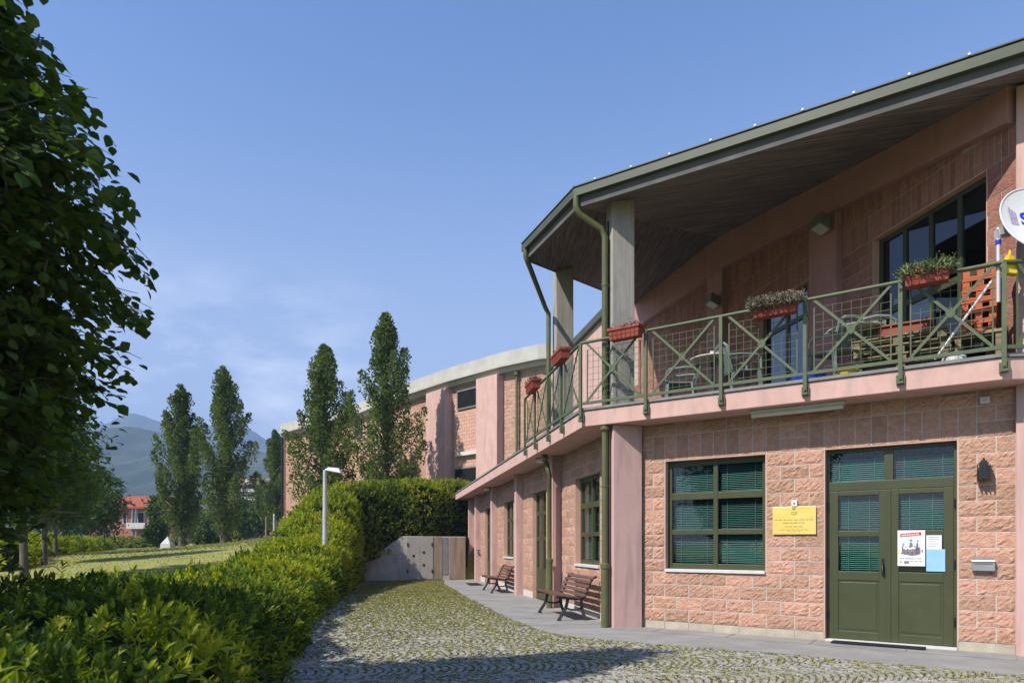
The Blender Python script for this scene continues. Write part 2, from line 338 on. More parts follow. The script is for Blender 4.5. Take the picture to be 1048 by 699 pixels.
class MB:
    def __init__(self):
        self.V = []; self.F = []; self.n = 0; self.S = {}
    def add(self, verts, faces, m=0, sm=False):
        verts = np.asarray(verts, dtype=np.float64).reshape(-1, 3)
        self.V.append(verts)
        if isinstance(faces, np.ndarray):
            self.S[len(self.F)] = sm
            self.F.append((faces + self.n, m))
        else:
            by = {}
            for f in faces:
                by.setdefault(len(f), []).append(f)
            for k, fs in by.items():
                self.S[len(self.F)] = sm
                self.F.append((np.array(fs, dtype=np.int64) + self.n, m))
        self.n += len(verts)
    def hexa(self, p, m=0):
        self.add(p, [(0, 1, 2, 3), (7, 6, 5, 4), (0, 4, 5, 1), (1, 5, 6, 2), (2, 6, 7, 3), (3, 7, 4, 0)], m)
    def box(self, x0, x1, y0, y1, z0, z1, m=0):
        self.hexa([(x0, y0, z0), (x1, y0, z0), (x1, y1, z0), (x0, y1, z0), (x0, y0, z1), (x1, y0, z1), (x1, y1, z1), (x0, y1, z1)], m)
    def bar(self, a, b, w_, h_, m=0, up=(0, 0, 1)):
        a = Vector(a); b = Vector(b)
        d = (b - a).normalized()
        u = Vector(up)
        if abs(d.dot(u)) > 0.99: u = Vector((1, 0, 0))
        s = d.cross(u).normalized(); u = s.cross(d).normalized()
        s = s * w_ / 2; u = u * h_ / 2
        self.hexa([a - s - u, a + s - u, a + s + u, a - s + u, b - s - u, b + s - u, b + s + u, b - s + u], m)
    def tube(self, pts, r, m=0, seg=10, caps=True):
        pts = [Vector(p) for p in pts]
        rs = r if isinstance(r, (list, tuple)) else [r] * len(pts)
        rings = []
        ref = None
        for i, p in enumerate(pts):
            d = (pts[min(i + 1, len(pts) - 1)] - pts[max(i - 1, 0)]).normalized()
            if ref is None:
                ref = Vector((0, 0, 1)) if abs(d.z) < 0.9 else Vector((1, 0, 0))
            s = d.cross(ref)
            s.normalize()
            u = s.cross(d).normalized()
            ref = u
            rings.append([p + (s * math.cos(2 * math.pi * k / seg) + u * math.sin(2 * math.pi * k / seg)) * rs[i] for k in range(seg)])
        v = [q for ring in rings for q in ring]
        f = []
        for i in range(len(pts) - 1):
            for k in range(seg):
                k2 = (k + 1) % seg
                f.append((i * seg + k, i * seg + k2, (i + 1) * seg + k2, (i + 1) * seg + k))
        self.add(v, f, m, sm=seg >= 8)
        if caps:
            self.add(v[:seg], [tuple(range(seg - 1, -1, -1))], m)
            self.add(v[-seg:], [tuple(range(seg))], m)
    def prism(self, poly, z0, z1, m=0):
        """poly in plan (x, y), from z0 to z1 (numbers or per-vertex lists)"""
        n = len(poly)
        a = z0 if isinstance(z0, (list, tuple)) else [z0] * n
        b = z1 if isinstance(z1, (list, tuple)) else [z1] * n
        v = [(p[0], p[1], a[i]) for i, p in enumerate(poly)] + [(p[0], p[1], b[i]) for i, p in enumerate(poly)]
        f = [tuple(range(n - 1, -1, -1)), tuple(range(n, 2 * n))] + [(i, (i + 1) % n, n + (i + 1) % n, n + i) for i in range(n)]
        self.add(v, f, m)
    def sweep(self, prof, a, b, m=0):
        """polygon prof (3D offsets list at a) extruded to b"""
        n = len(prof)
        a = Vector(a); b = Vector(b)
        v = [a + Vector(p) for p in prof] + [b + Vector(p) for p in prof]
        f = [tuple(range(n - 1, -1, -1)), tuple(range(n, 2 * n))] + [(i, (i + 1) % n, n + (i + 1) % n, n + i) for i in range(n)]
        self.add(v, f, m)
    def lathe(self, prof, centre, seg=16, m=0):
        cx, cy, cz = centre
        v = []; f = []
        for r, z in prof:
            for k in range(seg):
                a = 2 * math.pi * k / seg
                v.append((cx + r * math.cos(a), cy + r * math.sin(a), cz + z))
        for i in range(len(prof) - 1):
            for k in range(seg):
                k2 = (k + 1) % seg
                f.append((i * seg + k, i * seg + k2, (i + 1) * seg + k2, (i + 1) * seg + k))
        self.add(v, f, m)
        self.add(v[:seg], [tuple(range(seg - 1, -1, -1))], m)
        self.add(v[-seg:], [tuple(range(seg))], m)
    def build(self, name, mats, parent=None, solid=True, smooth=False, bevel=0.0):
        me = bpy.data.meshes.new(name)
        V = np.concatenate(self.V) if self.V else np.zeros((0, 3))
        off = world_loc(parent) if parent is not None else Vector((0, 0, 0))
        V = V - np.array(off)
        me.vertices.add(len(V))
        me.vertices.foreach_set('co', V.ravel())
        nl = sum(f.size for f, _ in self.F); npoly = sum(len(f) for f, _ in self.F)
        loops = np.concatenate([f.ravel() for f, _ in self.F])
        tot = np.concatenate([np.full(len(f), f.shape[1]) for f, _ in self.F])
        mi = np.concatenate([np.full(len(f), m) for f, m in self.F])
        me.loops.add(nl)
        me.loops.foreach_set('vertex_index', loops.astype(np.int32))
        me.polygons.add(npoly)
        st = np.concatenate([[0], np.cumsum(tot)[:-1]]).astype(np.int32)
        me.polygons.foreach_set('loop_start', st)
        me.polygons.foreach_set('material_index', mi.astype(np.int32))
        me.update(calc_edges=True)
        if solid:
            bm = bmesh.new(); bm.from_mesh(me)
            bmesh.ops.recalc_face_normals(bm, faces=bm.faces)
            bm.to_mesh(me); bm.free()
        sf = np.concatenate([np.full(len(f), bool(smooth or self.S.get(i, False))) for i, (f, _) in enumerate(self.F)])
        me.polygons.foreach_set('use_smooth', sf)
        for mm in (mats if isinstance(mats, (list, tuple)) else [mats]):
            me.materials.append(mm)
        me.update()
        o = bpy.data.objects.new(name, me)
        col.objects.link(o)
        if parent is not None:
            o.parent = parent
        if bevel:
            b = o.modifiers.new('bevel', 'BEVEL')
            b.width = bevel; b.segments = 2; b.limit_method = 'ANGLE'; b.angle_limit = math.radians(40)
        return o

def tag(o, label=None, cat=None, group=None, kind=None):
    if label: o['label'] = label
    if cat: o['category'] = cat
    if group: o['group'] = group
    if kind: o['kind'] = kind
    return o

def thing(name, loc, label, cat, group=None):
    o = bpy.data.objects.new(name, None)
    o.empty_display_size = 0.2
    o.location = loc
    col.objects.link(o)
    return tag(o, label, cat, group)

def copy_tree(o, parent=None):
    c = o.copy()
    col.objects.link(c)
    if parent is not None: c.parent = parent
    for ch in list(o.children):
        copy_tree(ch, c)
    return c

class Frame:
    """a vertical plane: t along it, o outward from it, z up"""
    def __init__(self, O, d, o):
        self.O = np.array(O, float); self.d = np.array(d, float); self.o = np.array(o, float)
    def pt(self, t, o, z):
        p = self.O + self.d * t + self.o * o
        return (p[0], p[1], z)
    def box(self, mb, t0, t1, o0, o1, z0, z1, m=0):
        mb.hexa([self.pt(t0, o0, z0), self.pt(t1, o0, z0), self.pt(t1, o1, z0), self.pt(t0, o1, z0),
                 self.pt(t0, o0, z1), self.pt(t1, o0, z1), self.pt(t1, o1, z1), self.pt(t0, o1, z1)], m)
    def arr(self, t, o, z):
        t = np.asarray(t); o = np.asarray(o); z = np.asarray(z)
        p = self.O + t[:, None] * self.d + o[:, None] * self.o
        return np.column_stack([p, z])
    def t(self, u, o=0.0):
        k = (u - 524) / FPX
        q = self.O + self.o * o
        return (k * q[1] - q[0]) / (self.d[0] - k * self.d[1])
    def z(self, t, o, v):
        return EYE + (556.7 - v) * self.pt(t, o, 0)[1] / FPX

A1 = math.radians(35.1)
W1 = Frame((2.3187, 11.2387), (math.cos(A1), -math.sin(A1)), (-math.sin(A1), -math.cos(A1)))
W2 = Frame((1.654, 11.17), (-0.191, 0.982), (-0.982, -0.191))
q = W1.pt(4.8, 0.0, 0)
W3 = Frame(q[:2], (-0.191, 0.982), (-0.982, -0.191))

def ground_z(y):
    return -0.0068 * max(0.0, y - 11.0)

# block work: each split block is its own pillow of rough stone
def blocks(mb, F, t0, t1, z0, rows, h=0.2, w_=0.4, par=0, o=0.0, rough=0.018, nx=11, nz=6, joint=0.012, shift=0.0, m=0, sub=1.0):
    for r in range(rows):
        za = z0 + r * h + joint / 2; zb = z0 + (r + 1) * h - joint / 2
        s = shift + (0 if (r + par) % 2 else w_ / 2)
        k = math.floor((t0 - s) / w_)
        while True:
            a = s + k * w_; b = a + w_; k += 1
            if a >= t1 - 0.02: break
            a = max(a, t0); b = min(b, t1)
            if b - a < 0.05: continue
            a += joint / 2; b -= joint / 2
            n1 = max(2, round(nx * (b - a) / w_))
            tt = np.linspace(a, b, n1 + 1); zz = np.linspace(za, zb, nz + 1)
            T, Z = np.meshgrid(tt, zz)
            O = np.full(T.shape, 0.0)
            inner = np.zeros(T.shape, bool)
            inner[1:-1, 1:-1] = True
            tilt = rng.normal(0, rough * 0.35, 2)
            O[inner] = rough * 0.45 + rng.normal(0, rough * 0.30, inner.sum())
            O += np.where(inner, tilt[0] * (T - a) / (b - a) + tilt[1] * (Z - za) / (zb - za), 0)
            O[inner] = np.maximum(O[inner], 0.002)
            O[~inner] += np.abs(rng.normal(0, rough * 0.12, (~inner).sum()))
            Tj = T + np.where(inner, rng.normal(0, 0.006, T.shape), 0)
            V = F.arr(Tj.ravel(), (O + o).ravel(), Z.ravel())
            nn = n1 + 1
            f = []
            for j in range(nz):
                for i in range(n1):
                    f.append((j * nn + i, j * nn + i + 1, (j + 1) * nn + i + 1, (j + 1) * nn + i))
            # skirt to the mortar
            ring = [i for i in range(nn)] + [j * nn + n1 for j in range(1, nz + 1)] + [nz * nn + i for i in range(n1 - 1, -1, -1)] + [j * nn for j in range(nz - 1, 0, -1)]
            base = len(V)
            RT = Tj.ravel()[ring]; RZ = Z.ravel()[ring]
            V = np.vstack([V, F.arr(RT, np.full(len(ring), o - 0.012), RZ)])
            for i in range(len(ring)):
                j = (i + 1) % len(ring)
                f.append((ring[i], ring[j], base + j, base + i))
            mb.add(V, f, m)

# ================================================================== terrain
HEDGE_EDGE = [(-1.0, 1.0), (-1.75, 4.0), (-2.39, 6.72), (-3.39, 10.8), (-4.25, 15.5), (-4.95, 19.8), (-5.6, 24.0), (-6.1, 27.9)]
def hedge_x(y):
    for (x0, y0), (x1, y1) in zip(HEDGE_EDGE, HEDGE_EDGE[1:]):
        if y <= y1: return x0 + (x1 - x0) * (y - y0) / (y1 - y0)
    return HEDGE_EDGE[-1][0]
def sstep(a, b, x):
    t = min(1, max(0, (x - a) / (b - a)))
    return t * t * (3 - 2 * t)
def park_z(x, y):
    ax, ay, bx, by = -4.0, 26.0, -19.0, 58.0
    l = math.hypot(bx - ax, by - ay)
    d = ((x - ax) * (by - ay) - (y - ay) * (bx - ax)) / l
    d = -d
    k = math.exp(-max(d, 0) / 7.5)
    z = 0.55 + 1.7 * k
    f = sstep(2, 26, y)
    if x > -9 and y < 40: z = min(z, 1.35 + max(0, y - 34) * .15)
    return z * f + 0.12 * (1 - f) + 0.03 * math.sin(x * 0.5) * math.cos(y * 0.37)
def land_z(x, y):
    if y < 29.1:
        hx = hedge_x(max(y, 1.0))
        if x > hx - 0.9: return ground_z(y) - 0.07
        return (ground_z(y) - 0.07) + (park_z(x, y) - ground_z(y) + 0.07) * sstep(hx - 0.9, hx - 2.2, x)
    return park_z(x, y) if x < 6 else 0.5

xs = np.concatenate([[-2300, -1200, -600, -300, -160, -100, -75], np.arange(-60, -20, 2.0), np.arange(-20, 6, 0.6), [8, 12, 20, 40, 80, 200, 700, 1400, 2300]])
ys = np.concatenate([[-600, -300, -100, -40, -15, -6, -2], np.arange(0, 28.2, 0.7), [28.5, 29.0, 29.2], np.arange(30.0, 62, 1.4), [65, 70, 80, 95, 120, 160, 220, 320, 500, 900, 1500, 2300]])
XX, YY = np.meshgrid(xs, ys)
ZZ = np.vectorize(land_z)(XX, YY)
nn = len(xs)
ff = [(j * nn + i, j * nn + i + 1, (j + 1) * nn + i + 1, (j + 1) * nn + i) for j in range(len(ys) - 1) for i in range(nn - 1)]
mb = MB(); mb.add(np.column_stack([XX.ravel(), YY.ravel(), ZZ.ravel()]), np.array(ff))
tag(mb.build('lawn_ground', M['grass'], smooth=True), kind='structure')

# joint bed of the paved lane
PAVE_EDGE = [(-2.75, 28.0), (-2.57, 25.84), (-1.39, 19.4), (-0.52, 15.11), (0.09, 12.27), (0.53, 10.75), (0.98, 10.15), (1.37, 9.83), (1.85, 9.51), (3.76, 8.34), (4.86, 7.52), (5.39, 7.17), (7.5, 5.75), (10.5, 3.65)]
lane = [(hedge_x(y) - 1.0, y) for y in (-1.0, 1, 4, 6.7, 10.8, 15.5, 19.8, 24.0, 27.9)] + [(-2.0, 28.7)] + [(x + 0.25, y + 0.12) for x, y in PAVE_EDGE] + [(13, -1)]
mb = MB()
mb.add([(x, y, ground_z(y) - 0.021) for x, y in lane], [tuple(range(len(lane)))])
o = mb.build('lane_bed', M['soil'])
bm = bmesh.new(); bm.from_mesh(o.data); bmesh.ops.triangulate(bm, faces=bm.faces); bm.to_mesh(o.data); bm.free()
tag(o, kind='structure')

def edge_x(y):
    P = PAVE_EDGE
    for (x0, y0), (x1, y1) in zip(P, P[1:]):
        if y0 >= y >= y1:
            return x0 + (x1 - x0) * (y0 - y) / (y0 - y1)
    return 99 if y < P[-1][1] else P[0][0]

# fan-laid cobbles: arcs that bulge to the right, strip beside strip
a_d = np.array([0.982, 0.191]); b_d = np.array([-0.191, 0.982])
SW = 1.04
cob = []
cob_pts = []
for st in range(-1, 32):
    c0 = 2.4 + st * SW
    for k in range(-130, 180):
        for j in range(12):
            yy = (j + 0.5) / 12 - 0.5
            bx = k * 0.09 + 0.36 * (1 - (2 * yy) ** 2) + random.gauss(0, 0.004) + st * 0.037
            by = c0 + yy * SW + random.gauss(0, 0.007)
            p = a_d * bx + b_d * by
            x, y = p
            if y < 2.6 or y > 28.0 or x > 10: continue
            if x < hedge_x(y) - 0.5 or x > edge_x(y) - 0.035: continue
            slope = -8 * 0.36 * yy / SW
            cob.append((x, y, math.atan2(slope, 1.0), yy))
            cob_pts.append((x, y))
cob = np.array(cob)
N = len(cob)
tx = np.stack([a_d[0] * np.ones(N), a_d[1] * np.ones(N)], 1)
# stone axes: along the arc (mostly b_d, tilted) and across
ang = np.arctan(-8 * 0.36 * cob[:, 3] / SW)
al = b_d[None, :] * np.cos(ang)[:, None] + a_d[None, :] * np.sin(ang)[:, None]
ac = np.stack([al[:, 1], -al[:, 0]], 1)
hw = (0.0355 + rng.normal(0, 0.002, N)) / 1.0
hl = (0.0415 + rng.normal(0, 0.002, N)) * np.clip(1 / np.maximum(np.cos(ang), 0.5), 1, 1.45)
hc = hw * np.clip(np.cos(ang), 0.66, 1)
gz = -0.0068 * np.maximum(0, cob[:, 1] - 11) - 0.010 + rng.normal(0, 0.0025, N)
V = np.zeros((N, 12, 3))
for i, (sa, sb) in enumerate(((-1, -1), (1, -1), (1, 1), (-1, 1))):
    jit = rng.normal(0, 0.003, (N, 2))
    base = cob[:, :2] + al * (sa * hl)[:, None] + ac * (sb * hc)[:, None] + jit
    mid = cob[:, :2] + al * (sa * hl * 0.93)[:, None] + ac * (sb * hc * 0.93)[:, None] + jit
    top = cob[:, :2] + al * (sa * hl * 0.72)[:, None] + ac * (sb * hc * 0.72)[:, None] + jit
    V[:, i, :2] = base; V[:, i, 2] = gz - 0.04
    V[:, 4 + i, :2] = mid; V[:, 4 + i, 2] = gz - 0.005
    V[:, 8 + i, :2] = top; V[:, 8 + i, 2] = gz + rng.normal(0.001, 0.0015, N)
fq = []
for b in (0, 4):
    for i in range(4):
        j = (i + 1) % 4
        fq.append((b + i, b + j, b + 4 + j, b + 4 + i))
fq.append((8, 9, 10, 11))
F_ = (np.array(fq)[None] + (np.arange(N) * 12)[:, None, None]).reshape(-1, 4)
mb = MB(); mb.add(V.reshape(-1, 3), F_)
tag(mb.build('cobblestone_lane', M['cobble'], solid=False), kind='structure')

# moss and weeds growing in the joints
def leaf_quads(P, D, Nn, ln, wd, fold=0.25):
    """folded rhombic leaves; returns verts, faces"""
    n = len(P)
    D = D / np.maximum(np.linalg.norm(D, axis=1, keepdims=True), 1e-6)
    S = np.cross(Nn, D); S /= np.maximum(np.linalg.norm(S, axis=1, keepdims=True), 1e-6)
    Z = np.cross(D, S)
    ln = np.asarray(ln).reshape(-1, 1) * np.ones((n, 1)); wd = np.asarray(wd).reshape(-1, 1) * np.ones((n, 1))
    v = np.stack([P, P + D * ln * 0.45 + S * wd * 0.5 + Z * wd * fold, P + D * ln - Z * ln * 0.06, P + D * ln * 0.45 - S * wd * 0.5 + Z * wd * fold], 1)
    f = np.array([(0, 2, 1), (0, 3, 2)])
    return v.reshape(-1, 3), (f[None] + (np.arange(n) * 4)[:, None, None]).reshape(-1, 3)

def leaf_full(P, D, Nn, ln, wd, fold=0.16, droop=0.12):
    """pointed oval leaves with a midrib, ten faces"""
    n = len(P)
    D = D / np.maximum(np.linalg.norm(D, axis=1, keepdims=True), 1e-6)
    S = np.cross(Nn, D); S /= np.maximum(np.linalg.norm(S, axis=1, keepdims=True), 1e-6)
    Z = np.cross(D, S)
    ln = np.asarray(ln).reshape(-1, 1) * np.ones((n, 1)); wd = np.asarray(wd).reshape(-1, 1) * np.ones((n, 1))
    def at(a, s, z): return P + D * ln * a + S * wd * s + Z * (wd * z - ln * droop * a * a)
    v = np.stack([at(0, 0, 0), at(.22, .36, fold), at(.22, 0, 0), at(.22, -.36, fold), at(.55, .5, fold * 1.2), at(.55, 0, 0), at(.55, -.5, fold * 1.2),
                  at(.82, .26, fold * .7), at(.82, 0, 0), at(.82, -.26, fold * .7), at(1.0, 0, 0)], 1)
    tri = np.array([(0, 2, 1), (0, 3, 2), (7, 8, 10), (8, 9, 10)])
    qd = np.array([(1, 2, 5, 4), (2, 3, 6, 5), (4, 5, 8, 7), (5, 6, 9, 8)])
    off = (np.arange(n) * 11)[:, None, None]
    return v.reshape(-1, 3), (tri[None] + off).reshape(-1, 3), (qd[None] + off).reshape(-1, 4)

def rand_unit(n):
    v = rng.normal(0, 1, (n, 3))
    return v / np.linalg.norm(v, axis=1, keepdims=True)

cp = np.array(cob_pts)
edge_d = np.array([edge_x(y) - x for x, y in cob_pts])
patch = np.sin(cp[:, 0] * 2.1 + 1.3 * np.sin(cp[:, 1] * 0.9)) * np.cos(cp[:, 1] * 1.3 + 0.8 * np.sin(cp[:, 0] * 1.7))
prob = 0.62 + 0.3 * patch + 0.9 * np.exp(-np.maximum(edge_d, 0) / 0.25) + 0.5 * np.clip((cp[:, 1] - 8.5) / 4, 0, 1)
hx_ = np.array([hedge_x(y) for y in cp[:, 1]])
prob *= 1.35 * np.clip((cp[:, 0] - hx_ + 0.1) / 1.3, 0.2, 1)
pick = rng.random(N) < prob * 0.95
P0 = cp[pick]
al_p = al[pick]; ac_p = ac[pick]
n0 = len(P0)
rep = 24
side = (rng.random(n0) < 0.3).astype(float)
jp = P0 + ac_p * (0.045 * np.where(rng.random(n0) < .5, 1, -1))[:, None] * (1 - side)[:, None] + al_p * (0.045 * side)[:, None]
jp = np.repeat(jp, rep, 0) + np.repeat(al_p * (1 - side)[:, None] + ac_p * side[:, None], rep, 0) * rng.uniform(-0.05, 0.05, n0 * rep)[:, None] + rng.normal(0, 0.007, (n0 * rep, 2))
far = np.clip(jp[:, 1] / 10, 0.7, 1.9)
PZ = -0.0068 * np.maximum(0, jp[:, 1] - 11) - 0.014
D = np.column_stack([rng.normal(0, 1, len(jp)), rng.normal(0, 1, len(jp)), rng.uniform(0.2, 0.8, len(jp))])
lnm = rng.uniform(0.013, 0.03, len(jp)) * far ** 0.5
v, f = leaf_quads(np.column_stack([jp, PZ]), D, rand_unit(len(jp)), lnm, lnm * 0.62)
mb = MB(); mb.add(v, f)
tag(mb.build('joint_moss', M['moss'], solid=False), 'yellow-green moss and weeds growing in the joints of the cobbled lane', 'moss', kind='stuff')

# stone pavement along the building
mb = MB()
inner = [W2.pt(19.0, -0.19, 0)[:2], W2.pt(-0.0, -0.3, 0)[:2], W1.pt(-0.3, -0.2, 0)[:2], W1.pt(12.5, -0.2, 0)[:2]]
poly = [(x, y) for x, y in PAVE_EDGE]
outer = list(poly)
ring = outer + [inner[3], inner[2], inner[1], inner[0]]
mb.prism(ring, [ground_z(y) - 0.15 for x, y in ring], [ground_z(y) for x, y in ring])
o = mb.build('stone_pavement', M['pave'])
bm = bmesh.new(); bm.from_mesh(o.data); bmesh.ops.triangulate(bm, faces=bm.faces); bm.to_mesh(o.data); bm.free()
tag(o, kind='structure')
# dark joints cut across the pavement, as thin sunk strips 4 mm proud sheets
mb = MB()
for t in np.arange(0.6, 18.5, 1.15):
    a = W2.pt(t, 0.02, 0); y = a[1]
    for s in range(1):
        b = W2.pt(t, 1.75, 0)
        ex = edge_x(a[1])
        L_ = min(1.75, max(0.2, (a[0] - ex) / 0.982 - 0.05))
        b = W2.pt(t, L_, 0)
        mb.hexa([W2.pt(t - .005, 0.02, ground_z(a[1]) + .0005), W2.pt(t + .005, 0.02, ground_z(a[1]) + .0005), W2.pt(t + .005, L_, ground_z(b[1]) + .0005), W2.pt(t - .005, L_, ground_z(b[1]) + .0005),
                 W2.pt(t - .005, 0.02, ground_z(a[1]) + .003), W2.pt(t + .005, 0.02, ground_z(a[1]) + .003), W2.pt(t + .005, L_, ground_z(b[1]) + .003), W2.pt(t - .005, L_, ground_z(b[1]) + .003)])
for t in np.arange(0.2, 9, 1.15):
    W1.box(mb, t - .004, t + .004, 0.01, 0.52, .0005, .003)
W1.box(mb, -0.5, 9, 0.53, 0.538, .0005, .003)
tag(mb.build('pavement_joints', M['flash']), kind='structure')

# ================================================================== the pink building
hall = thing('community_building', W2.pt(0, 0, 0), 'pink plaster and split-block building with a covered balcony over the green entrance door', 'building')
SOF = 3.32           # underside of balcony slab
B0 = 0.12            # bottom of the first block course

def wall_part(name, F, rects, sold=(), backing=(), o=0.0, mats=None, nx=11, nz=6, rough=0.016, parent=hall):
    mb = MB()
    for (t0, t1, r0, r1) in rects:
        blocks(mb, F, t0, t1, B0 + r0 * 0.2, r1 - r0, par=r0, o=o, nx=nx, nz=nz, rough=rough)
    for (t0, t1, za, zb) in sold:
        blocks(mb, F, t0, t1, za, 1, h=zb - za, w_=0.2, par=1, o=o, nx=4, nz=6, rough=rough * 0.6)
    for (t0, t1, z0, z1) in backing:
        F.box(mb, t0, t1, o - 0.3, o - 0.003, z0, z1, 1)
    return mb.build(name, mats or [M['block'], M['mortar']], parent, smooth=False)

# --- front wall
OPEN_W = (0.2, 1.8, 0.92, 2.72); OPEN_D = (2.6, 4.2, 0.0, 2.72)
wall_part('front_block_wall', W1,
          [(-0.2, 2.6, 0, 4), (-0.2, 0.2, 4, 13), (1.8, 2.6, 4, 13), (4.2, 4.8, 0, 13), (-0.2, 4.8, 15, 16), (2.0, 2.4, 13, 15), (4.4, 4.8, 13, 15), (-0.2, 0.0, 13, 15)],
          sold=[(0.0, 2.0, 2.72, 3.12), (2.4, 4.4, 2.72, 3.12)],
          backing=[(-0.2, 2.6, B0, 0.92), (-0.2, 0.2, 0.92, 2.72), (1.8, 2.6, 0.92, 2.72), (4.2, 4.8, B0, 2.72), (-0.2, 4.8, 2.72, SOF)])
for (a, b) in ((-0.2, 2.6), (4.2, 4.8)):
    mb = MB()
    blocks(mb, W1, a, b, -0.08, 1, h=0.2, par=0, o=-0.004, nx=3, nz=2, rough=0.003, joint=0.008)
    W1.box(mb, a, b, -0.3, -0.012, -0.1, B0, 1)
    mb.build('plinth', [M['plinth'], M['mortar']], hall)
# window reveal lining and room behind
def room(F, t0, t1, z0, z1, o, depth=1.2, parent=hall, name='room_interior'):
    mb = MB()
    F.box(mb, t0, t1, o - depth, o - depth + 0.05, z0, z1)
    return mb.build(name, M['void'], parent)

def slats(F, t0, t1, z0, z1, o, parent, pitch=0.028, tilt=0.6):
    mb = MB()
    n = int((z1 - z0) / pitch)
    tilt = tilt * random.uniform(.75, 1.25); sag = random.gauss(0, .006)
    for i in range(n):
        z = z1 - (i + 0.5) * pitch
        dz = pitch * 0.42 * tilt; do = 0.010
        s = random.gauss(0, 0.0022) + sag * (i / n) * random.uniform(.6, 1.2) * .5
        mb.add([F.pt(t0, o - do, z + dz + s), F.pt(t1, o - do, z + dz - s), F.pt(t1, o + do, z - dz - s), F.pt(t0, o + do, z - dz + s)], [(0, 1, 2, 3)])
    for t in np.linspace(t0 + 0.12, t1 - 0.12, 2):
        F.box(mb, t - 0.004, t + 0.004, o + 0.012, o + 0.016, z0, z1)
    return mb.build('blind', M['blind'], parent, solid=False)

def reveal(F, t0, t1, z0, z1, o, parent):
    mb = MB()
    for a in (t0, t1 - 0.012):
        F.box(mb, a, a + 0.012, o - 0.3, o - 0.002, z0, z1)
    F.box(mb, t0 + 0.013, t1 - 0.013, o - 0.3, o - 0.002, z1 - 0.012, z1)
    return mb.build('reveal', M['smoothblock'], parent)

def window(F, t0, t1, z0, z1, o, rows, cols=2, fr=0.07, sill=True, blind=True, glass='glass', parent=hall, name='window', depth=0.06):
    """rows: list of (za, zb) pane heights"""
    mb = MB()
    of = o - 0.11
    R0, R1 = t0, t1
    t0, t1, z1 = t0 + 0.0125, t1 - 0.0125, z1 - 0.0125
    wdt = (t1 - t0)
    F.box(mb, t0, t0 + fr, of - depth, of, z0, z1); F.box(mb, t1 - fr, t1, of - depth, of, z0, z1)
    cw = (wdt - 2 * fr - (cols - 1) * fr) / cols
    for c in range(1, cols):
        a = t0 + fr + c * cw + (c - 1) * fr
        F.box(mb, a, a + fr, of - depth, of + 0.002, z0, z1)
    zs = [z0] + [x for r in rows for x in r] + [z1]
    cells = []
    for c in range(cols):
        a = t0 + fr + c * (cw + fr)
        for i in range(0, len(zs), 2):
            if zs[i + 1] - zs[i] > 0.005:
                F.box(mb, a, a + cw, of - depth + 0.002, of - 0.004, zs[i], zs[i + 1])
        for (za, zb) in rows:
            cells.append((a, a + cw, za, zb))
    w_ = mb.build(name, M['green'], parent, bevel=0.004)
    for (a, b, za, zb) in cells:
        g = MB()
        g.add([F.pt(a, of - 0.035, za), F.pt(b, of - 0.035, za), F.pt(b, of - 0.035, zb), F.pt(a, of - 0.035, zb)], [(0, 1, 2, 3)])
        g.build('pane', M[glass], w_, solid=False)
        # glazing beads
        if blind:
            slats(F, a + 0.005, b - 0.005, za, zb, of - 0.10, w_)
    if sill:
        s = MB(); F.box(s, t0 + 0.001, t1 - 0.001, o - 0.2, o + 0.035, z0 - 0.05, z0 - 0.002)
        s.build('sill', M['sill'], w_, bevel=0.004)
    room(F, R0, R1, z0, z1 + .0125, o, parent=w_)
    reveal(F, R0, R1, z0 - .05, z1 + .0125, o, w_)
    return w_

WROWS = [(1.055, 1.52), (1.60, 2.08), (2.19, 2.62)]
window(W1, 0.2, 1.8, 0.97, 2.72, 0.0, WROWS)
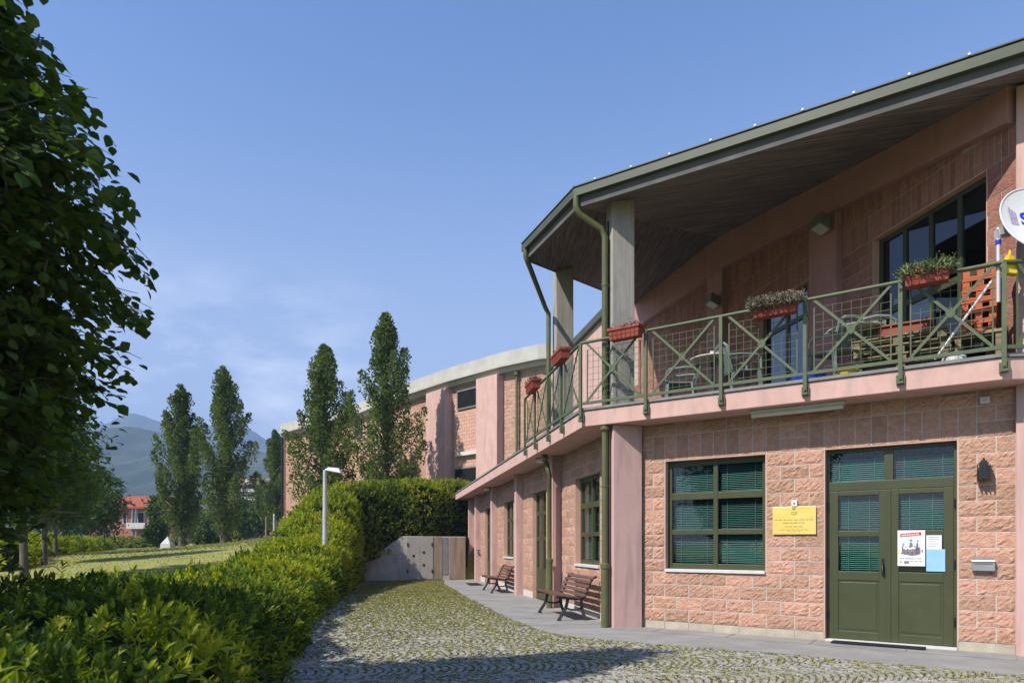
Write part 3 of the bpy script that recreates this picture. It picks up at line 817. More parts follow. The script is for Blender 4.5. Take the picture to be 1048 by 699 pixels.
# --- entrance door
def door(F, t0, t1, o, parent=hall):
    mb = MB()
    of = o - 0.10
    tm = (t0 + t1) / 2
    F.box(mb, t0 + 0.013, t0 + 0.05, of - 0.08, of, 0.024, 2.705); F.box(mb, t1 - 0.05, t1 - 0.013, of - 0.08, of, 0.024, 2.705)
    F.box(mb, t0 + 0.05, t1 - 0.05, of - 0.08, of, 2.66, 2.705)
    F.box(mb, t0 + 0.05, t1 - 0.05, of - 0.08, of, 2.12, 2.245)
    F.box(mb, tm - 0.055, tm + 0.055, of - 0.08, of - 0.002, 2.245, 2.66)
    d = mb.build('entrance_door', M['green'], parent, bevel=0.004)
    mb = MB(); F.box(mb, t0 + 0.014, t1 - 0.014, o - 0.3, o + 0.03, -0.03, 0.022)
    mb.build('threshold', M['sill'], d, bevel=0.004)
    for k, (a, b) in enumerate(((t0 + 0.052, tm - 0.004), (tm + 0.004, t1 - 0.052))):
        mb = MB()
        st = 0.115
        f0, f1 = of - 0.06, of - 0.006
        F.box(mb, a, a + st, f0, f1, 0.03, 2.115); F.box(mb, b - st, b, f0, f1, 0.03, 2.115)
        a2, b2 = a + st, b - st
        for za, zb in ((0.03, 0.14), (0.86, 0.985), (1.475, 1.555), (2.05, 2.115)):
            F.box(mb, a2, b2, f0, f1 - 0.001, za, zb)
        F.box(mb, a2, b2, f0 + 0.01, f1 - 0.012, 0.14, 0.86)
        F.box(mb, a2 + 0.03, b2 - 0.03, f0 + 0.012, f1 - 0.006, 0.17, 0.83)
        if k == 0: F.box(mb, b - 0.02, b + 0.03, f1 + 0.0005, f1 + 0.012, 0.03, 2.115)
        mb.build('door_leaf', M['green'], d, bevel=0.004)
        for za, zb in ((0.985, 1.475), (1.555, 2.05)):
            g = MB(); g.add([F.pt(a2, of - 0.04, za), F.pt(b2, of - 0.04, za), F.pt(b2, of - 0.04, zb), F.pt(a2, of - 0.04, zb)], [(0, 1, 2, 3)])
            g.build('pane', M['glass'], d, solid=False)
            slats(F, a2 + .004, b2 - .004, za, zb, of - 0.085, d)
        for zc in (0.35, 1.1, 1.9):
            h = MB()
            tt = a - 0.012 if k == 0 else b + 0.012
            h.tube([F.pt(tt, of + 0.008, zc - 0.06), F.pt(tt, of + 0.008, zc + 0.06)], 0.011, seg=8)
            h.build('hinge', M['black'], d)
    for a, b in ((t0 + 0.05, tm - 0.055), (tm + 0.055, t1 - 0.05)):
        g = MB(); g.add([F.pt(a, of - 0.04, 2.245), F.pt(b, of - 0.04, 2.245), F.pt(b, of - 0.04, 2.66), F.pt(a, of - 0.04, 2.66)], [(0, 1, 2, 3)])
        g.build('pane', M['glass'], d, solid=False)
        slats(F, a + .004, b - .004, 2.245, 2.56, of - 0.085, d)
    h = MB()
    F.box(h, tm - 0.085, tm - 0.055, of - 0.006, of + 0.004, 0.93, 1.17)
    h.tube([F.pt(tm - 0.07, of, 1.10), F.pt(tm - 0.07, of + 0.05, 1.10), F.pt(tm - 0.07, of + 0.055, 0.97)], 0.012, seg=8)
    h.build('handle', M['black'], d)
    room(F, t0, t1, 0, 2.72, o, parent=d)
    reveal(F, t0, t1, 0.0, 2.72, o, d)
    return d
door(W1, 2.6, 4.2, 0.0)

# --- pillars
PT = [0.0, 4.0, 8.08, 12.3, 16.3]
for t in PT:
    mb = MB(); W2.box(mb, t, t + 0.25, -0.5, 0.0, -0.3, SOF - 0.003)
    mb.build('pillar', M['pink'], hall, bevel=0.012)
mb = MB(); W1.box(mb, 4.8, 9.0, -0.6, 0.10, -0.1, 6.98)
mb.build('pillar', M['pink'], hall, bevel=0.012)
mb = MB(); W2.box(mb, 18.3, 18.55, -0.5, 0.0, -0.35, SOF - 0.003)
mb.build('pillar', M['pink'], hall, bevel=0.012)

# --- wing bays
WB = -0.21
bays = [(0.25, 4.0, 'w'), (4.25, 8.08, 'd'), (8.33, 12.3, 'w'), (12.55, 16.3, 'd'), (16.55, 18.3, 's')]
for (a, b, kind) in bays:
    c = (a + b) / 2
    near = a < 5
    nx, nz_ = (5, 3) if near else (3, 2)
    if kind == 'w':
        t0, t1 = c - 0.8, c + 0.8
        rects = [(a, b, 0, 4), (a, t0, 4, 13), (t1, b, 4, 13), (a, b, 13, 16)]
        back = [(a, b, -0.3, 0.92), (a, t0, 0.92, 2.72), (t1, b, 0.92, 2.72), (a, b, 2.72, SOF)]
        window(W2, t0, t1, 0.97, 2.72, WB, WROWS, blind=near)
    elif kind == 'd':
        t0, t1 = c - 0.75, c + 0.75
        rects = [(a, t0, 0, 13), (t1, b, 0, 13), (a, b, 13, 16)]
        back = [(a, t0, -0.3, 2.72), (t1, b, -0.3, 2.72), (a, b, 2.72, SOF)]
        mb = MB()
        of = WB - 0.1
        for x0, x1 in ((t0 + .013, t0 + .1), (t1 - .1, t1 - .013), (c - .06, c + .06)):
            W2.box(mb, x0, x1, of - .06, of, -0.2, 2.705)
        for z0, z1 in ((-0.2, 0.75), (1.45, 1.55), (2.1, 2.2), (2.64, 2.705)):
            W2.box(mb, t0 + .1, c - .06, of - .05, of - .004, z0, z1); W2.box(mb, c + .06, t1 - .1, of - .05, of - .004, z0, z1)
        d = mb.build('glazed_door', M['green'], hall, bevel=0.004)
        for x0, x1 in ((t0 + .1, c - .06), (c + .06, t1 - .1)):
            for z0, z1 in ((0.75, 1.45), (1.55, 2.1), (2.2, 2.64)):
                g = MB(); g.add([W2.pt(x0, of - .03, z0), W2.pt(x1, of - .03, z0), W2.pt(x1, of - .03, z1), W2.pt(x0, of - .03, z1)], [(0, 1, 2, 3)])
                g.build('pane', M['glass'], d, solid=False)
        room(W2, t0, t1, -0.1, 2.72, WB, parent=d)
        reveal(W2, t0, t1, -0.2, 2.72, WB, d)
    else:
        t0, t1 = c - 0.4, c + 0.4
        rects = [(a, b, 0, 10), (a, t0, 10, 13), (t1, b, 10, 13), (a, b, 13, 16)]
        back = [(a, b, -0.3, 2.12), (a, t0, 2.12, 2.72), (t1, b, 2.12, 2.72), (a, b, 2.72, SOF)]
        window(W2, t0, t1, 2.14, 2.72, WB, [(2.2, 2.66)], cols=1, blind=False)
    wall_part('wing_block_wall', W2, rects, backing=back, o=WB, nx=nx, nz=nz_, rough=0.016 if near else 0.014)

# solid interior core so nothing shows through
mb = MB()
mb.prism([W2.pt(0.1, -1.6, 0)[:2], W2.pt(18.5, -1.6, 0)[:2], W2.pt(18.5, -9, 0)[:2], W1.pt(8.9, -6.0, 0)[:2], W1.pt(8.9, -1.6, 0)[:2], W1.pt(0.2, -1.6, 0)[:2]], -0.2, SOF - 0.01)
mb.build('interior_core', M['void'], hall)
mb = MB(); W2.box(mb, 18.3, 18.5, -9, -0.5, -0.3, SOF - 0.002)
mb.build('end_wall', M['pink'], hall)

# --- balcony slab and canopy
OF1, OF2 = 0.52, 0.417
def meet(Fa, oa, Fb, ob):
    """plan point where line o=oa of frame a meets line o=ob of frame b"""
    A = np.array([Fa.d, -Fb.d]).T
    r = (Fb.O + Fb.o * ob) - (Fa.O + Fa.o * oa)
    s = np.linalg.solve(A, r)
    return tuple((Fa.O + Fa.o * oa + Fa.d * s[0]))
TIP = W2.pt(21.4, OF2, 0)[:2]
TURN = 4.656
def slab_ring(e, ins=0.0):
    C = meet(W1, OF1 + e, W2, OF2 + e)
    return [W2.pt(21.4 + (e > 0) * 0.01, OF2 + e, 0)[:2], C, W1.pt(TURN + e * 0.4, OF1 + e, 0)[:2], W1.pt(TURN + 0.75, 0.12 + e, 0)[:2], W1.pt(8.9, 0.12 + e, 0)[:2], W1.pt(8.9, -6.0, 0)[:2], W2.pt(18.5, -9, 0)[:2], W2.pt(21.4, -1.0, 0)[:2]]
mb = MB(); mb.prism(slab_ring(0), SOF, 3.585)
slab = mb.build('balcony_slab', M['slabpink'], hall, bevel=0.01)
mb = MB(); mb.prism(slab_ring(0.025), 3.588, 3.63)
mb.build('flashing', M['flash'], slab)

mb = MB(); mb.prism(slab_ring(-0.08)[1:6] + [W2.pt(4.6, -4, 0)[:2], W2.pt(4.6, OF2 - .08, 0)[:2]], 3.60, 3.6335)
mb.build('terrace_floor', M['tile'], slab)

# --- roof: two soffit planes folding on a hip
RM1, RM2 = 0.262, 0.30
RZ = 6.88
C1 = np.array(W1.pt(-0.97, 0.6, 0)[:2]); C1 = np.array((1.10, 11.2))
E2d = np.array((-0.367, 0.93)); E2n = np.array((0.93, 0.367))
E2e = np.array((0.285, 13.28))
E1A = math.radians(33.9); E1d = np.array((math.cos(E1A), -math.sin(E1A)))
n1 = np.array((math.sin(E1A), math.cos(E1A)))
def rz1(p): return RZ + RM1 * float((np.array(p) - C1) @ n1)
def rz2(p): return RZ + RM2 * float((np.array(p) - C1) @ E2n)
def ray2(u, v):
    a = (u - 524) / FPX; b = (556.7 - v) / FPX
    k = RM2 * (a * E2n[0] + E2n[1])
    Y = (RZ - EYE - RM2 * float(C1 @ E2n)) / (b - k)
    return np.array((a * Y, Y))
E3p = ray2(614, 296)
e3 = (E3p - E2e); e3 /= np.linalg.norm(e3)
# hip line direction: RM1*(p@n1) = RM2*(p@E2n)
g = RM1 * n1 - RM2 * E2n
hip = np.array((-g[1], g[0])); hip /= np.linalg.norm(hip)
if hip[1] < 0: hip = -hip
HIPE = C1 + hip * 13
R1E = C1 + E1d * 11.2
R1B = R1E + n1 * 9.0
# where the e3 edge and hip end inside the building
E3E = E2e + e3 * 13.5
ROOF_T = 0.283
def roofpiece(pts, zf, top=ROOF_T):
    mb = MB()
    n = len(pts)
    z0 = [zf(p) for p in pts]
    mb.prism([tuple(p) for p in pts], z0, [z + top for z in z0])
    return mb
R1B2 = HIPE
mb = roofpiece([C1, R1E, R1B, HIPE], rz1)
roof = mb.build('roof', [M['soffit']], hall)
mb = roofpiece([C1, HIPE, E3E, E2e], rz2)
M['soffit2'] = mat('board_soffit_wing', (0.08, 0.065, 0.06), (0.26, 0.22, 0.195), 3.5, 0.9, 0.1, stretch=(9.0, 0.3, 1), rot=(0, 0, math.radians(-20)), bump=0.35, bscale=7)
mb.build('soffit', M['soffit2'], roof)
# eaves: grey band, near-black strips painting the gap shade, green gutter
def eave(a, b, za, zb, outn, name_pre, gut=True, clips=True, exta=0.0, extb=0.0):
    a = np.array(a); b = np.array(b); o = np.array(outn)
    d = (b - a) / np.linalg.norm(b - a)
    a3 = lambda z, off: (a[0] - d[0] * exta + o[0] * off, a[1] - d[1] * exta + o[1] * off, za + z)
    def strip(o0, o1, z0, z1, mt, nm, par, ex=0.0):
        mb = MB()
        A = a - d * (exta * (o1 > 0.05)); B = b + d * extb
        P = [(A[0] + o[0] * o0, A[1] + o[1] * o0), (B[0] + o[0] * o0, B[1] + o[1] * o0), (B[0] + o[0] * o1, B[1] + o[1] * o1), (A[0] + o[0] * o1, A[1] + o[1] * o1)]
        mb.prism(P, [za + z0, zb + z0, zb + z0, za + z0], [za + z1, zb + z1, zb + z1, za + z1])
        return mb.build(nm, mt, par)
    strip(0.0, 0.025, -0.015, 0.165, M['greyband'], 'fascia', roof)
    if gut:
        strip(0.0, 0.02, 0.165, 0.255, M['gapshade'], 'fascia_gap_shade', roof)
        strip(0.025, 0.11, 0.14, 0.262, M['gutter'], 'gutter', roof)
        strip(-0.2, 0.12, 0.285, 0.302, M['gutter'], 'roof_edge', roof)
        strip(0.02, 0.10, 0.262, 0.285, M['gapshade'], 'fascia_gap_shade', roof)
        if clips:
            mb = MB()
            Ltot = np.linalg.norm(b - a)
            for s in np.arange(0.35, Ltot, 0.62):
                p = a + d * s
                f = s / Ltot
                z = za + (zb - za) * f
                p2 = p + o * 0.11
                mb.bar((p2[0], p2[1], z + 0.31), (p2[0] + o[0] * 0.02, p2[1] + o[1] * 0.02, z + 0.31), 0.026, 0.026)
            mb.build('gutter_clip', M['white'], roof)
eave(C1, R1E, RZ, RZ, -n1, 'front', exta=0.05)
eave(C1, E2e, RZ, RZ, -E2n, 'side', clips=False, exta=0.04)
e3n = np.array((e3[1], -e3[0]))
if e3n @ (C1 - E2e) > 0: e3n = -e3n
eave(E2e, E3E, rz2(E2e), rz2(E3E), e3n, 'rear', gut=False)

# --- concrete columns of the loggia
def column(t, parent=hall, wn=0.37, dp=0.3):
    mb = MB()
    p = [W2.pt(t, 0.02, 0), W2.pt(t + dp, 0.02, 0), W2.pt(t + dp, -wn, 0), W2.pt(t, -wn, 0)]
    pl = [x[:2] for x in p]
    zt = [max(min(rz1(x), rz2(x)), RZ) + 0.03 for x in pl]
    mb.prism(pl, 3.63, zt)
    return mb.build('column', M['concrete'], parent, bevel=0.015)
column(0.0)
column(3.6)

# --- downpipes
def ptw(t, o, z): return W2.pt(t, o, z)
mb = MB()
g0 = C1 - n1 * 0.07 + E1d * (-0.02)
dp1 = W2.pt(0.10, 0.11, 0)
mb.tube([(g0[0], g0[1], 7.03), (g0[0], g0[1], 6.86), (g0[0] + 0.05, g0[1] + 0.02, 6.76), (dp1[0] - 0.06, dp1[1], 6.55), (dp1[0], dp1[1], 6.42), (dp1[0], dp1[1], 3.64)], 0.05, seg=14)
mb.tube([(dp1[0], dp1[1], SOF - 0.0), (dp1[0], dp1[1], 0.95)], 0.05, seg=14)
mb.tube([(dp1[0], dp1[1], 1.0), (dp1[0], dp1[1], 0.0)], 0.062, seg=14)
mb.lathe([(0.05, 0), (0.075, 0.02), (0.075, 0.09), (0.05, 0.11)], (dp1[0], dp1[1], 0.95), 14)
mb.lathe([(0.05, 0), (0.085, 0.02), (0.085, 0.05), (0.05, 0.09)], (dp1[0], dp1[1], SOF - 0.1), 14)
for z in (2.3, 5.6):
    mb.lathe([(0.05, 0), (0.058, 0.004), (0.058, 0.03), (0.05, 0.034)], (dp1[0], dp1[1], z), 14)
    mb.bar((dp1[0] + .05, dp1[1], z + .015), (dp1[0] + 0.13, dp1[1] + 0.02, z + .015), 0.012, 0.02)
mb.build('downpipe', M['pipe'], hall, smooth=False)
mb = MB()
cb = W2.pt(0.16, 0.035, 0)
mb.tube([(cb[0], cb[1], 6.7), (cb[0], cb[1], 3.64)], 0.018, seg=8)
mb.tube([(cb[0], cb[1], SOF), (cb[0], cb[1], 0.0)], 0.018, seg=8)
mb.build('cable_conduit', M['black'], hall)
mb = MB()
g1 = E2e + (-E2n) * 0.07 - E2d * 0.12
t2 = W2.t(558.5, 0.12)
dp2u = W2.pt(3.78, 0.14, 0)
mb.tube([(g1[0], g1[1], 7.03), (g1[0], g1[1], 6.88), (g1[0] + 0.04, g1[1], 6.78), (dp2u[0] - 0.07, dp2u[1], 6.5), (dp2u[0], dp2u[1], 6.36), (dp2u[0], dp2u[1], 3.64)], 0.05, seg=14)
dp2 = W2.pt(3.86, 0.10, 0)
mb.tube([(dp2u[0] - 0.08, dp2u[1] + 0.1, SOF), (dp2u[0] - 0.08, dp2u[1] + 0.1, SOF - 0.12), (dp2u[0] - 0.03, dp2u[1] + 0.2, SOF - 0.2), (dp2[0] - 0.04, dp2[1] - 0.1, SOF - 0.34), (dp2[0], dp2[1], SOF - 0.46), (dp2[0], dp2[1], 1.0)], 0.05, seg=14)
mb.tube([(dp2[0], dp2[1], 1.0), (dp2[0], dp2[1], -0.03)], 0.07, seg=14)
mb.lathe([(0.05, 0), (0.08, 0.02), (0.08, 0.09), (0.05, 0.11)], (dp2[0], dp2[1], 0.95), 14)
mb.lathe([(0.05, 0), (0.09, 0.02), (0.09, 0.05), (0.05, 0.09)], (dp2u[0] - 0.08, dp2u[1] + 0.1, SOF - 0.1), 14)
mb.build('downpipe', M['pipe'], hall)

# --- upper wall behind the terrace (runs back beside the wing)
FL = 3.63
UO = W3
up_open = []
tw0, tw1 = W3.t(1010), W3.t(893)
tp0, tp1 = W3.t(862), W3.t(838)
def wz(t): return max(0, 0)
mb = MB(); bk = MB()
def roof_at(F, t, o):
    p = F.pt(t, o, 0)[:2]
    return min(rz1(p), rz2(p))
# big window opening and second doorway
ts0, ts1 = W3.t(827), W3.t(776)
TE = 23.6
HEAD = 6.23
segs = [(0.0, tw0), (tw1, ts0), (ts1, 13.2)]
r_top = int((HEAD - FL) / 0.2)
for a, b in segs:
    blocks(mb, UO, a, b, FL, 13, par=0, nx=2, nz=2, rough=0.014)
    UO.box(bk, a, b, -0.3, -0.003, FL, HEAD)
t = 0.0
while t < 12.5:
    zt = roof_at(UO, t, 0) - 0.45
    if t > -0.02:
        blocks(mb, UO, t, t + 0.2, FL + 2.6, 1, h=max(0.3, min(0.4, zt - FL - 2.6)), w_=0.2, nx=2, nz=3, rough=0.01)
        if zt - FL - 3.0 > 0.05:
            for q_ in range(6):
                z_ = FL + 3.0 + q_ * .4
                if zt - z_ > .08: blocks(mb, UO, t, t + 0.2, z_, 1, h=min(.4, zt - z_), w_=0.2, nx=2, nz=3, rough=0.01)
    t += 0.2
mb.build('terrace_block_wall', M['shadedblock'], hall)
UO.box(bk, 0, 13.2, -0.3, -0.003, HEAD, 6.75)
bk.prism([UO.pt(0.9, -0.3, 0)[:2], UO.pt(13.2, -0.3, 0)[:2], UO.pt(13.2, -0.006, 0)[:2], UO.pt(0.9, -0.006, 0)[:2]], 6.75, [roof_at(UO, .9, 0) - .1, roof_at(UO, 13.2, 0) - .1, roof_at(UO, 13.2, 0) - .1, roof_at(UO, .9, 0) - .1])
bk.build('terrace_wall_backing', M['plinth'], hall)
# sloping pink beam under the soffit
mb = MB()
tts = [0.0, 2.5, 5.0, 7.0, 8.5, 10.0, 12.0, 13.6]
for a, b in zip(tts, tts[1:]):
    za, zb = roof_at(UO, a, 0.1), roof_at(UO, b, 0.1)
    ha = 0.45 + 0.32 * (a / 8.0 if a < 8 else 1); hb = 0.45 + 0.32 * (b / 8.0 if b < 8 else 1)
    mb.prism([UO.pt(a, -0.25, 0)[:2], UO.pt(b, -0.25, 0)[:2], UO.pt(b, 0.14, 0)[:2], UO.pt(a, 0.14, 0)[:2]], [za - ha, zb - hb, zb - hb, za - ha], [za + 0.05, zb + 0.05, zb + 0.05, za + 0.05])
mb.build('sloping_beam', M['shadedpink'], hall)
for a in (tp0, W3.t(744)):
    mb = MB()
    UO.box(mb, a, a + 0.75, -0.25, 0.12, FL, roof_at(UO, a, 0.1) - 0.5)
    mb.build('pillar', M['shadedpink'], hall, bevel=0.01)
# wall running on behind, with its level flashing
TL = (13.2, TE)
mb = MB(); UO.box(mb, TL[0], TL[1], -0.4, 0.05, FL, 9.25)
mb.build('rear_upper_wall', M['pink'], hall)
mb = MB(); UO.box(mb, TL[0], TL[1] + 0.1, -0.5, 0.2, 9.25, 9.5)
mb.build('rear_flashing', M['gutter'], hall)
# terrace glazing
window(UO, tw0, tw1, FL + 0.05, HEAD, 0.0, [(FL + 0.15, FL + 1.35), (FL + 1.45, HEAD - 0.08)], cols=4, fr=0.06, sill=False, blind=False, glass='darkglass', name='terrace_window')
window(UO, ts0, ts1, FL + 0.02, HEAD, 0.0, [(FL + 0.15, FL + 2.0), (FL + 2.08, HEAD - 0.08)], cols=2, fr=0.07, sill=False, blind=False, glass='darkglass', name='terrace_glazed_door')

# --- railing
rail_root = MB()
RT, RB = 4.70, 3.695
RO1, RO2 = OF1 + 0.045, OF2 + 0.045
CR = meet(W1, RO1, W2, RO2)
tc1 = float((np.array(CR) - (W1.O + W1.o * RO1)) @ W1.d)
tc2 = float((np.array(CR) - (W2.O + W2.o * RO2)) @ W2.d)
front_t = [tc1] + [W1.t(u, RO1) for u in (661, 738, 824, 921.6)] + [TURN + 0.02]
side_t = [tc2] + [W2.t(u, RO2) for u in (575, 561, 548, 537.5)]
rail_root.tube([W1.pt(front_t[0], RO1, RT), W1.pt(front_t[-1], RO1, RT)], 0.026, seg=8)
rail_root.tube([W2.pt(side_t[0], RO2, RT), W2.pt(side_t[-1], RO2, RT)], 0.026, seg=8)
rail_root.bar(W1.pt(front_t[0], RO1, RB), W1.pt(front_t[-1], RO1, RB), 0.03, 0.045)
rail_root.bar(W2.pt(side_t[0], RO2, RB), W2.pt(side_t[-1], RO2, RB), 0.03, 0.045)
rail = rail_root.build('railing', M['rail'], hall)
# third run, from the corner back to the wall
TR0 = np.array(W1.pt(TURN + 0.02, RO1, 0)[:2]); TR1 = np.array(W1.pt(TURN + 0.8, 0.13, 0)[:2])
td = TR1 - TR0; tl = np.linalg.norm(td); td /= tl
W4 = Frame(TR0, td, np.array((td[1], -td[0])) * (1 if np.dot((td[1], -td[0]), W1.o) > 0 else -1))
mb = MB()
mb.tube([W4.pt(0, 0, RT), W4.pt(tl, 0, RT)], 0.026, seg=8)
mb.build('top_rail', M['rail'], rail)
mb = MB()
mb.bar(W4.pt(0, 0, RB), W4.pt(tl, 0, RB), 0.03, 0.045)
mb.build('bottom_rail', M['rail'], rail)

def post(F, t, o):
    mb = MB()
    F.box(mb, t - 0.024, t + 0.024, o - 0.012, o + 0.03, 3.44, RT - 0.01)
    F.box(mb, t - 0.05, t + 0.05, o - 0.045, o - 0.01, 3.40, 3.52)
    F.box(mb, t - 0.035, t + 0.035, o - 0.012, o + 0.035, 3.405, 3.435)
    mb.tube([F.pt(t, o + .03, 3.47), F.pt(t, o + .05, 3.47)], 0.014, seg=6)
    mb.build('railing_post', M['rail'], rail)
for t in front_t: post(W1, t, RO1)
for t in side_t[1:]: post(W2, t, RO2)
post(W4, tl - 0.06, 0.0)
def panel(F, a, b, o):
    mb = MB()
    m_ = (a + b) / 2; zm = (RT + RB) / 2
    a2, b2 = a + 0.09, b - 0.09
    for (p, q_) in (((a2, RB), (m_ - 0.03, zm - .03)), ((m_ + .03, zm + .03), (b2, RT)), ((a2, RT), (m_ - 0.03, zm + .03)), ((m_ + .03, zm - .03), (b2, RB))):
        mb.bar(F.pt(p[0], o, p[1]), F.pt(q_[0], o, q_[1]), 0.016, 0.034)
    for p, q_ in (((-.045, 0), (0, .055)), ((0, .055), (.045, 0)), ((.045, 0), (0, -.055)), ((0, -.055), (-.045, 0))):
        mb.bar(F.pt(m_ + p[0], o + .004, zm + p[1]), F.pt(m_ + q_[0], o + .004, zm + q_[1]), 0.022, 0.026)
    F.box(mb, m_ - .028, m_ + .028, o - 0.012, o + 0.012, zm - .03, zm + .03)
    mb.build('cross_brace', M['rail'], rail)
    mb = MB()
    c, d = a + 0.11, b - 0.11
    io = o - 0.028
    for t in (c, d): F.box(mb, t - 0.008, t + 0.008, io - 0.008, io + 0.008, RB, RT - 0.12)
    n = max(2, int(round((d - c) / 0.11)))
    for i in range(1, n):
        t = c + (d - c) * i / n
        F.box(mb, t - 0.0028, t + 0.0028, io - 0.0028, io + 0.0028, RB + 0.05, RT - 0.12)
    for i in range(9):
        z = RB + 0.07 + i * 0.1025
        F.box(mb, c, d, io - 0.0055, io - 0.003, z - 0.0028, z + 0.0028)
    mb.build('wire_mesh', M['rail'], rail)
for a, b in zip(front_t, front_t[1:]): panel(W1, a, b, RO1)
for a, b in zip(side_t, side_t[1:]): panel(W2, a, b, RO2)
panel(W4, 0.05, tl - 0.06, 0.0)
# ================================================================== curved brick hall behind
arena = thing('brick_hall', (-6.2, 43.9, 1.5), 'large brick hall with a pale concrete cornice rising behind the clipped hedge and poplars', 'building')
AP = [(9.5, 33.6), (4.5, 34.1), (1.56, 35.1), (-0.31, 36.6), (-3.29, 39.7), (-6.1, 43.1), (-11.1, 50.0), (-19.3, 58.3)]
CT, CB = 11.5, 10.35
def afr(i):
    a = np.array(AP[i]); b = np.array(AP[i + 1]); d = (b - a); l = np.linalg.norm(d); d /= l
    o = np.array((d[1], -d[0]))
    if o @ (-(a)) < 0: o = -o
    return Frame(a, d, o), l
# cornice as one swept profile
mb = MB()
prof = [(-0.5, CB + 0.15), (0.05, CB + .15), (0.42, CB + 0.3), (0.45, CB + 0.38), (0.45, CT - 0.02), (-0.5, CT)]
prof = [(-0.5, CB + 0.05), (0.30, CB + 0.12), (0.40, CB + 0.34), (0.58, CB + 0.36), (0.58, CB + 0.50), (0.48, CB + 0.52), (0.48, CT), (-0.5, CT)]
fr = [afr(i) for i in range(len(AP) - 1)]
ringv = []
for i in range(len(AP)):
    oo = fr[min(i, len(fr) - 1)][0].o + fr[max(i - 1, 0)][0].o
    oo = oo / np.linalg.norm(oo)
    oo = oo / max(0.5, oo @ fr[min(i, len(fr) - 1)][0].o)
    for (x, z) in prof:
        ringv.append((AP[i][0] + oo[0] * x, AP[i][1] + oo[1] * x, z))
np_ = len(prof)
f = []
for i in range(len(AP) - 1):
    for k in range(np_):
        k2 = (k + 1) % np_
        f.append((i * np_ + k, i * np_ + k2, (i + 1) * np_ + k2, (i + 1) * np_ + k))
f.append(tuple(range(np_))); f.append(tuple(range((len(AP) - 1) * np_, len(AP) * np_)))
mb.add(ringv, f)
mb.build('cornice', M['cornice'], arena)
for i, (F, l) in enumerate(fr):
    mb = MB()
    smooth_part = []
    blocks(mb, F, 0, l, 0.6, 49, nx=2, nz=2, rough=0.022, o=0.0)
    F.box(mb, 0, l, -0.4, -0.006, 0.5, CB + 0.1, 1)
    mb.build('block_wall', [M['blockfar'], M['mortar']], arena)
# left end return
mb = MB()
F, l = fr[-1]
F.box(mb, l - 0.01, l + 0.35, -9, 0.12, 0.6, CB + 0.1)
mb.build('end_pier', M['pink'], arena)
def on_arena(u):
    for i, (F, l) in enumerate(fr):
        t = F.t(u)
        if -1e-6 <= t <= l: return F, t
    return fr[0]
def apil(u0, u1, z1=CB + 0.08):
    F, t0 = on_arena(u1)
    t1 = F.t(u0)
    mb = MB(); F.box(mb, t0, t1, -0.1, 0.5, 0.6, z1)
    mb.build('pilaster', M['pink'], arena, bevel=0.02)
    return F, t0, t1
apil(494, 515.5); apil(443, 463)
# recessed bay of smooth blocks with two openings between the pilasters
Fb, tb0 = on_arena(492.8); tb1 = Fb.t(465.5)
mb = MB()
blocks(mb, Fb, tb0, tb1, 0.6, 46, nx=1, nz=1, rough=0.004, o=0.06)
mb.build('smooth_bay', [M['smoothblock']], arena)
def awin(u0, u1, v0, v1, name='window', o=0.15):
    F, t0 = on_arena(u1); t1 = F.t(u0)
    tm = (t0 + t1) / 2
    za, zb = F.z(tm, 0, v1), F.z(tm, 0, v0)
    mb = MB()
    F.box(mb, t0, t1, o - .05, o, za, za + .08); F.box(mb, t0, t1, o - .05, o, zb - .08, zb)
    F.box(mb, t0, t0 + .07, o - .05, o, za + .08, zb - .08); F.box(mb, t1 - .07, t1, o - .05, o, za + .08, zb - .08)
    wd = mb.build(name, M['flash'], arena)
    g = MB(); F.box(g, t0 + .07, t1 - .07, o - .06, o - .03, za + .08, zb - .08)
    g.build('pane', M['void'], wd)
    return F, t0, t1
awin(469.5, 491.5, 398, 418); awin(466.5, 492, 478, 500)
Fq, q0 = on_arena(492); q1 = Fq.t(470)
s = MB(); Fq.box(s, q0, q1, 0.06, 0.3, Fq.z(q0, 0, 464.5), Fq.z(q0, 0, 460.5)); s.build('sill', M['sill'], arena)
awin(356, 371, 432, 449); awin(318, 336, 448, 463)
F, t = on_arena(531)
mb = MB(); p = F.pt(t, 0.18, 0)
mb.tube([(p[0], p[1], CB + 0.1), (p[0], p[1], 1.0)], 0.07, seg=8)
mb.lathe([(0.07, 0), (0.15, 0.08), (0.15, 0.24), (0.1, 0.26)], (p[0], p[1], CB - 0.2), 10)
mb.build('downpipe', M['pipe'], arena)
F, l = fr[-1]
mb = MB(); p = F.pt(l + 0.12, 0.25, 0)
mb.tube([(p[0], p[1], CB + 0.1), (p[0], p[1], 1.0)], 0.09, seg=8)
mb.build('downpipe', M['black'], arena)

# ================================================================== retaining wall at the end of the lane
rw = thing('retaining_wall', (-4.2, 27.8, -0.12), 'low grey concrete retaining wall with a grey metal panel below the tall clipped hedge', 'wall')
RA, RB_ = np.array((-6.3, 27.75)), np.array((-1.95, 28.75))
d = RB_ - RA; rl = np.linalg.norm(d); d /= rl
RWF = Frame(RA, d, np.array((d[1], -d[0])))
tA, tB, tC, tD = RWF.t(375), RWF.t(412), RWF.t(416.5), RWF.t(443)
mb = MB()
zt = 1.70
def rwp(t0, z0, t1, z1):
    mb.hexa([RWF.pt(t0, 0, -0.4), RWF.pt(t1, 0, -0.4), RWF.pt(t1, -0.25, -0.4), RWF.pt(t0, -0.25, -0.4), RWF.pt(t0, 0, z0), RWF.pt(t1, 0, z1), RWF.pt(t1, -0.25, z1), RWF.pt(t0, -0.25, z0)])
rwp(tA - 0.3, 0.55, tA, 0.72); rwp(tA, 0.72, tB, zt); rwp(tB, zt, rl, zt - 0.02)
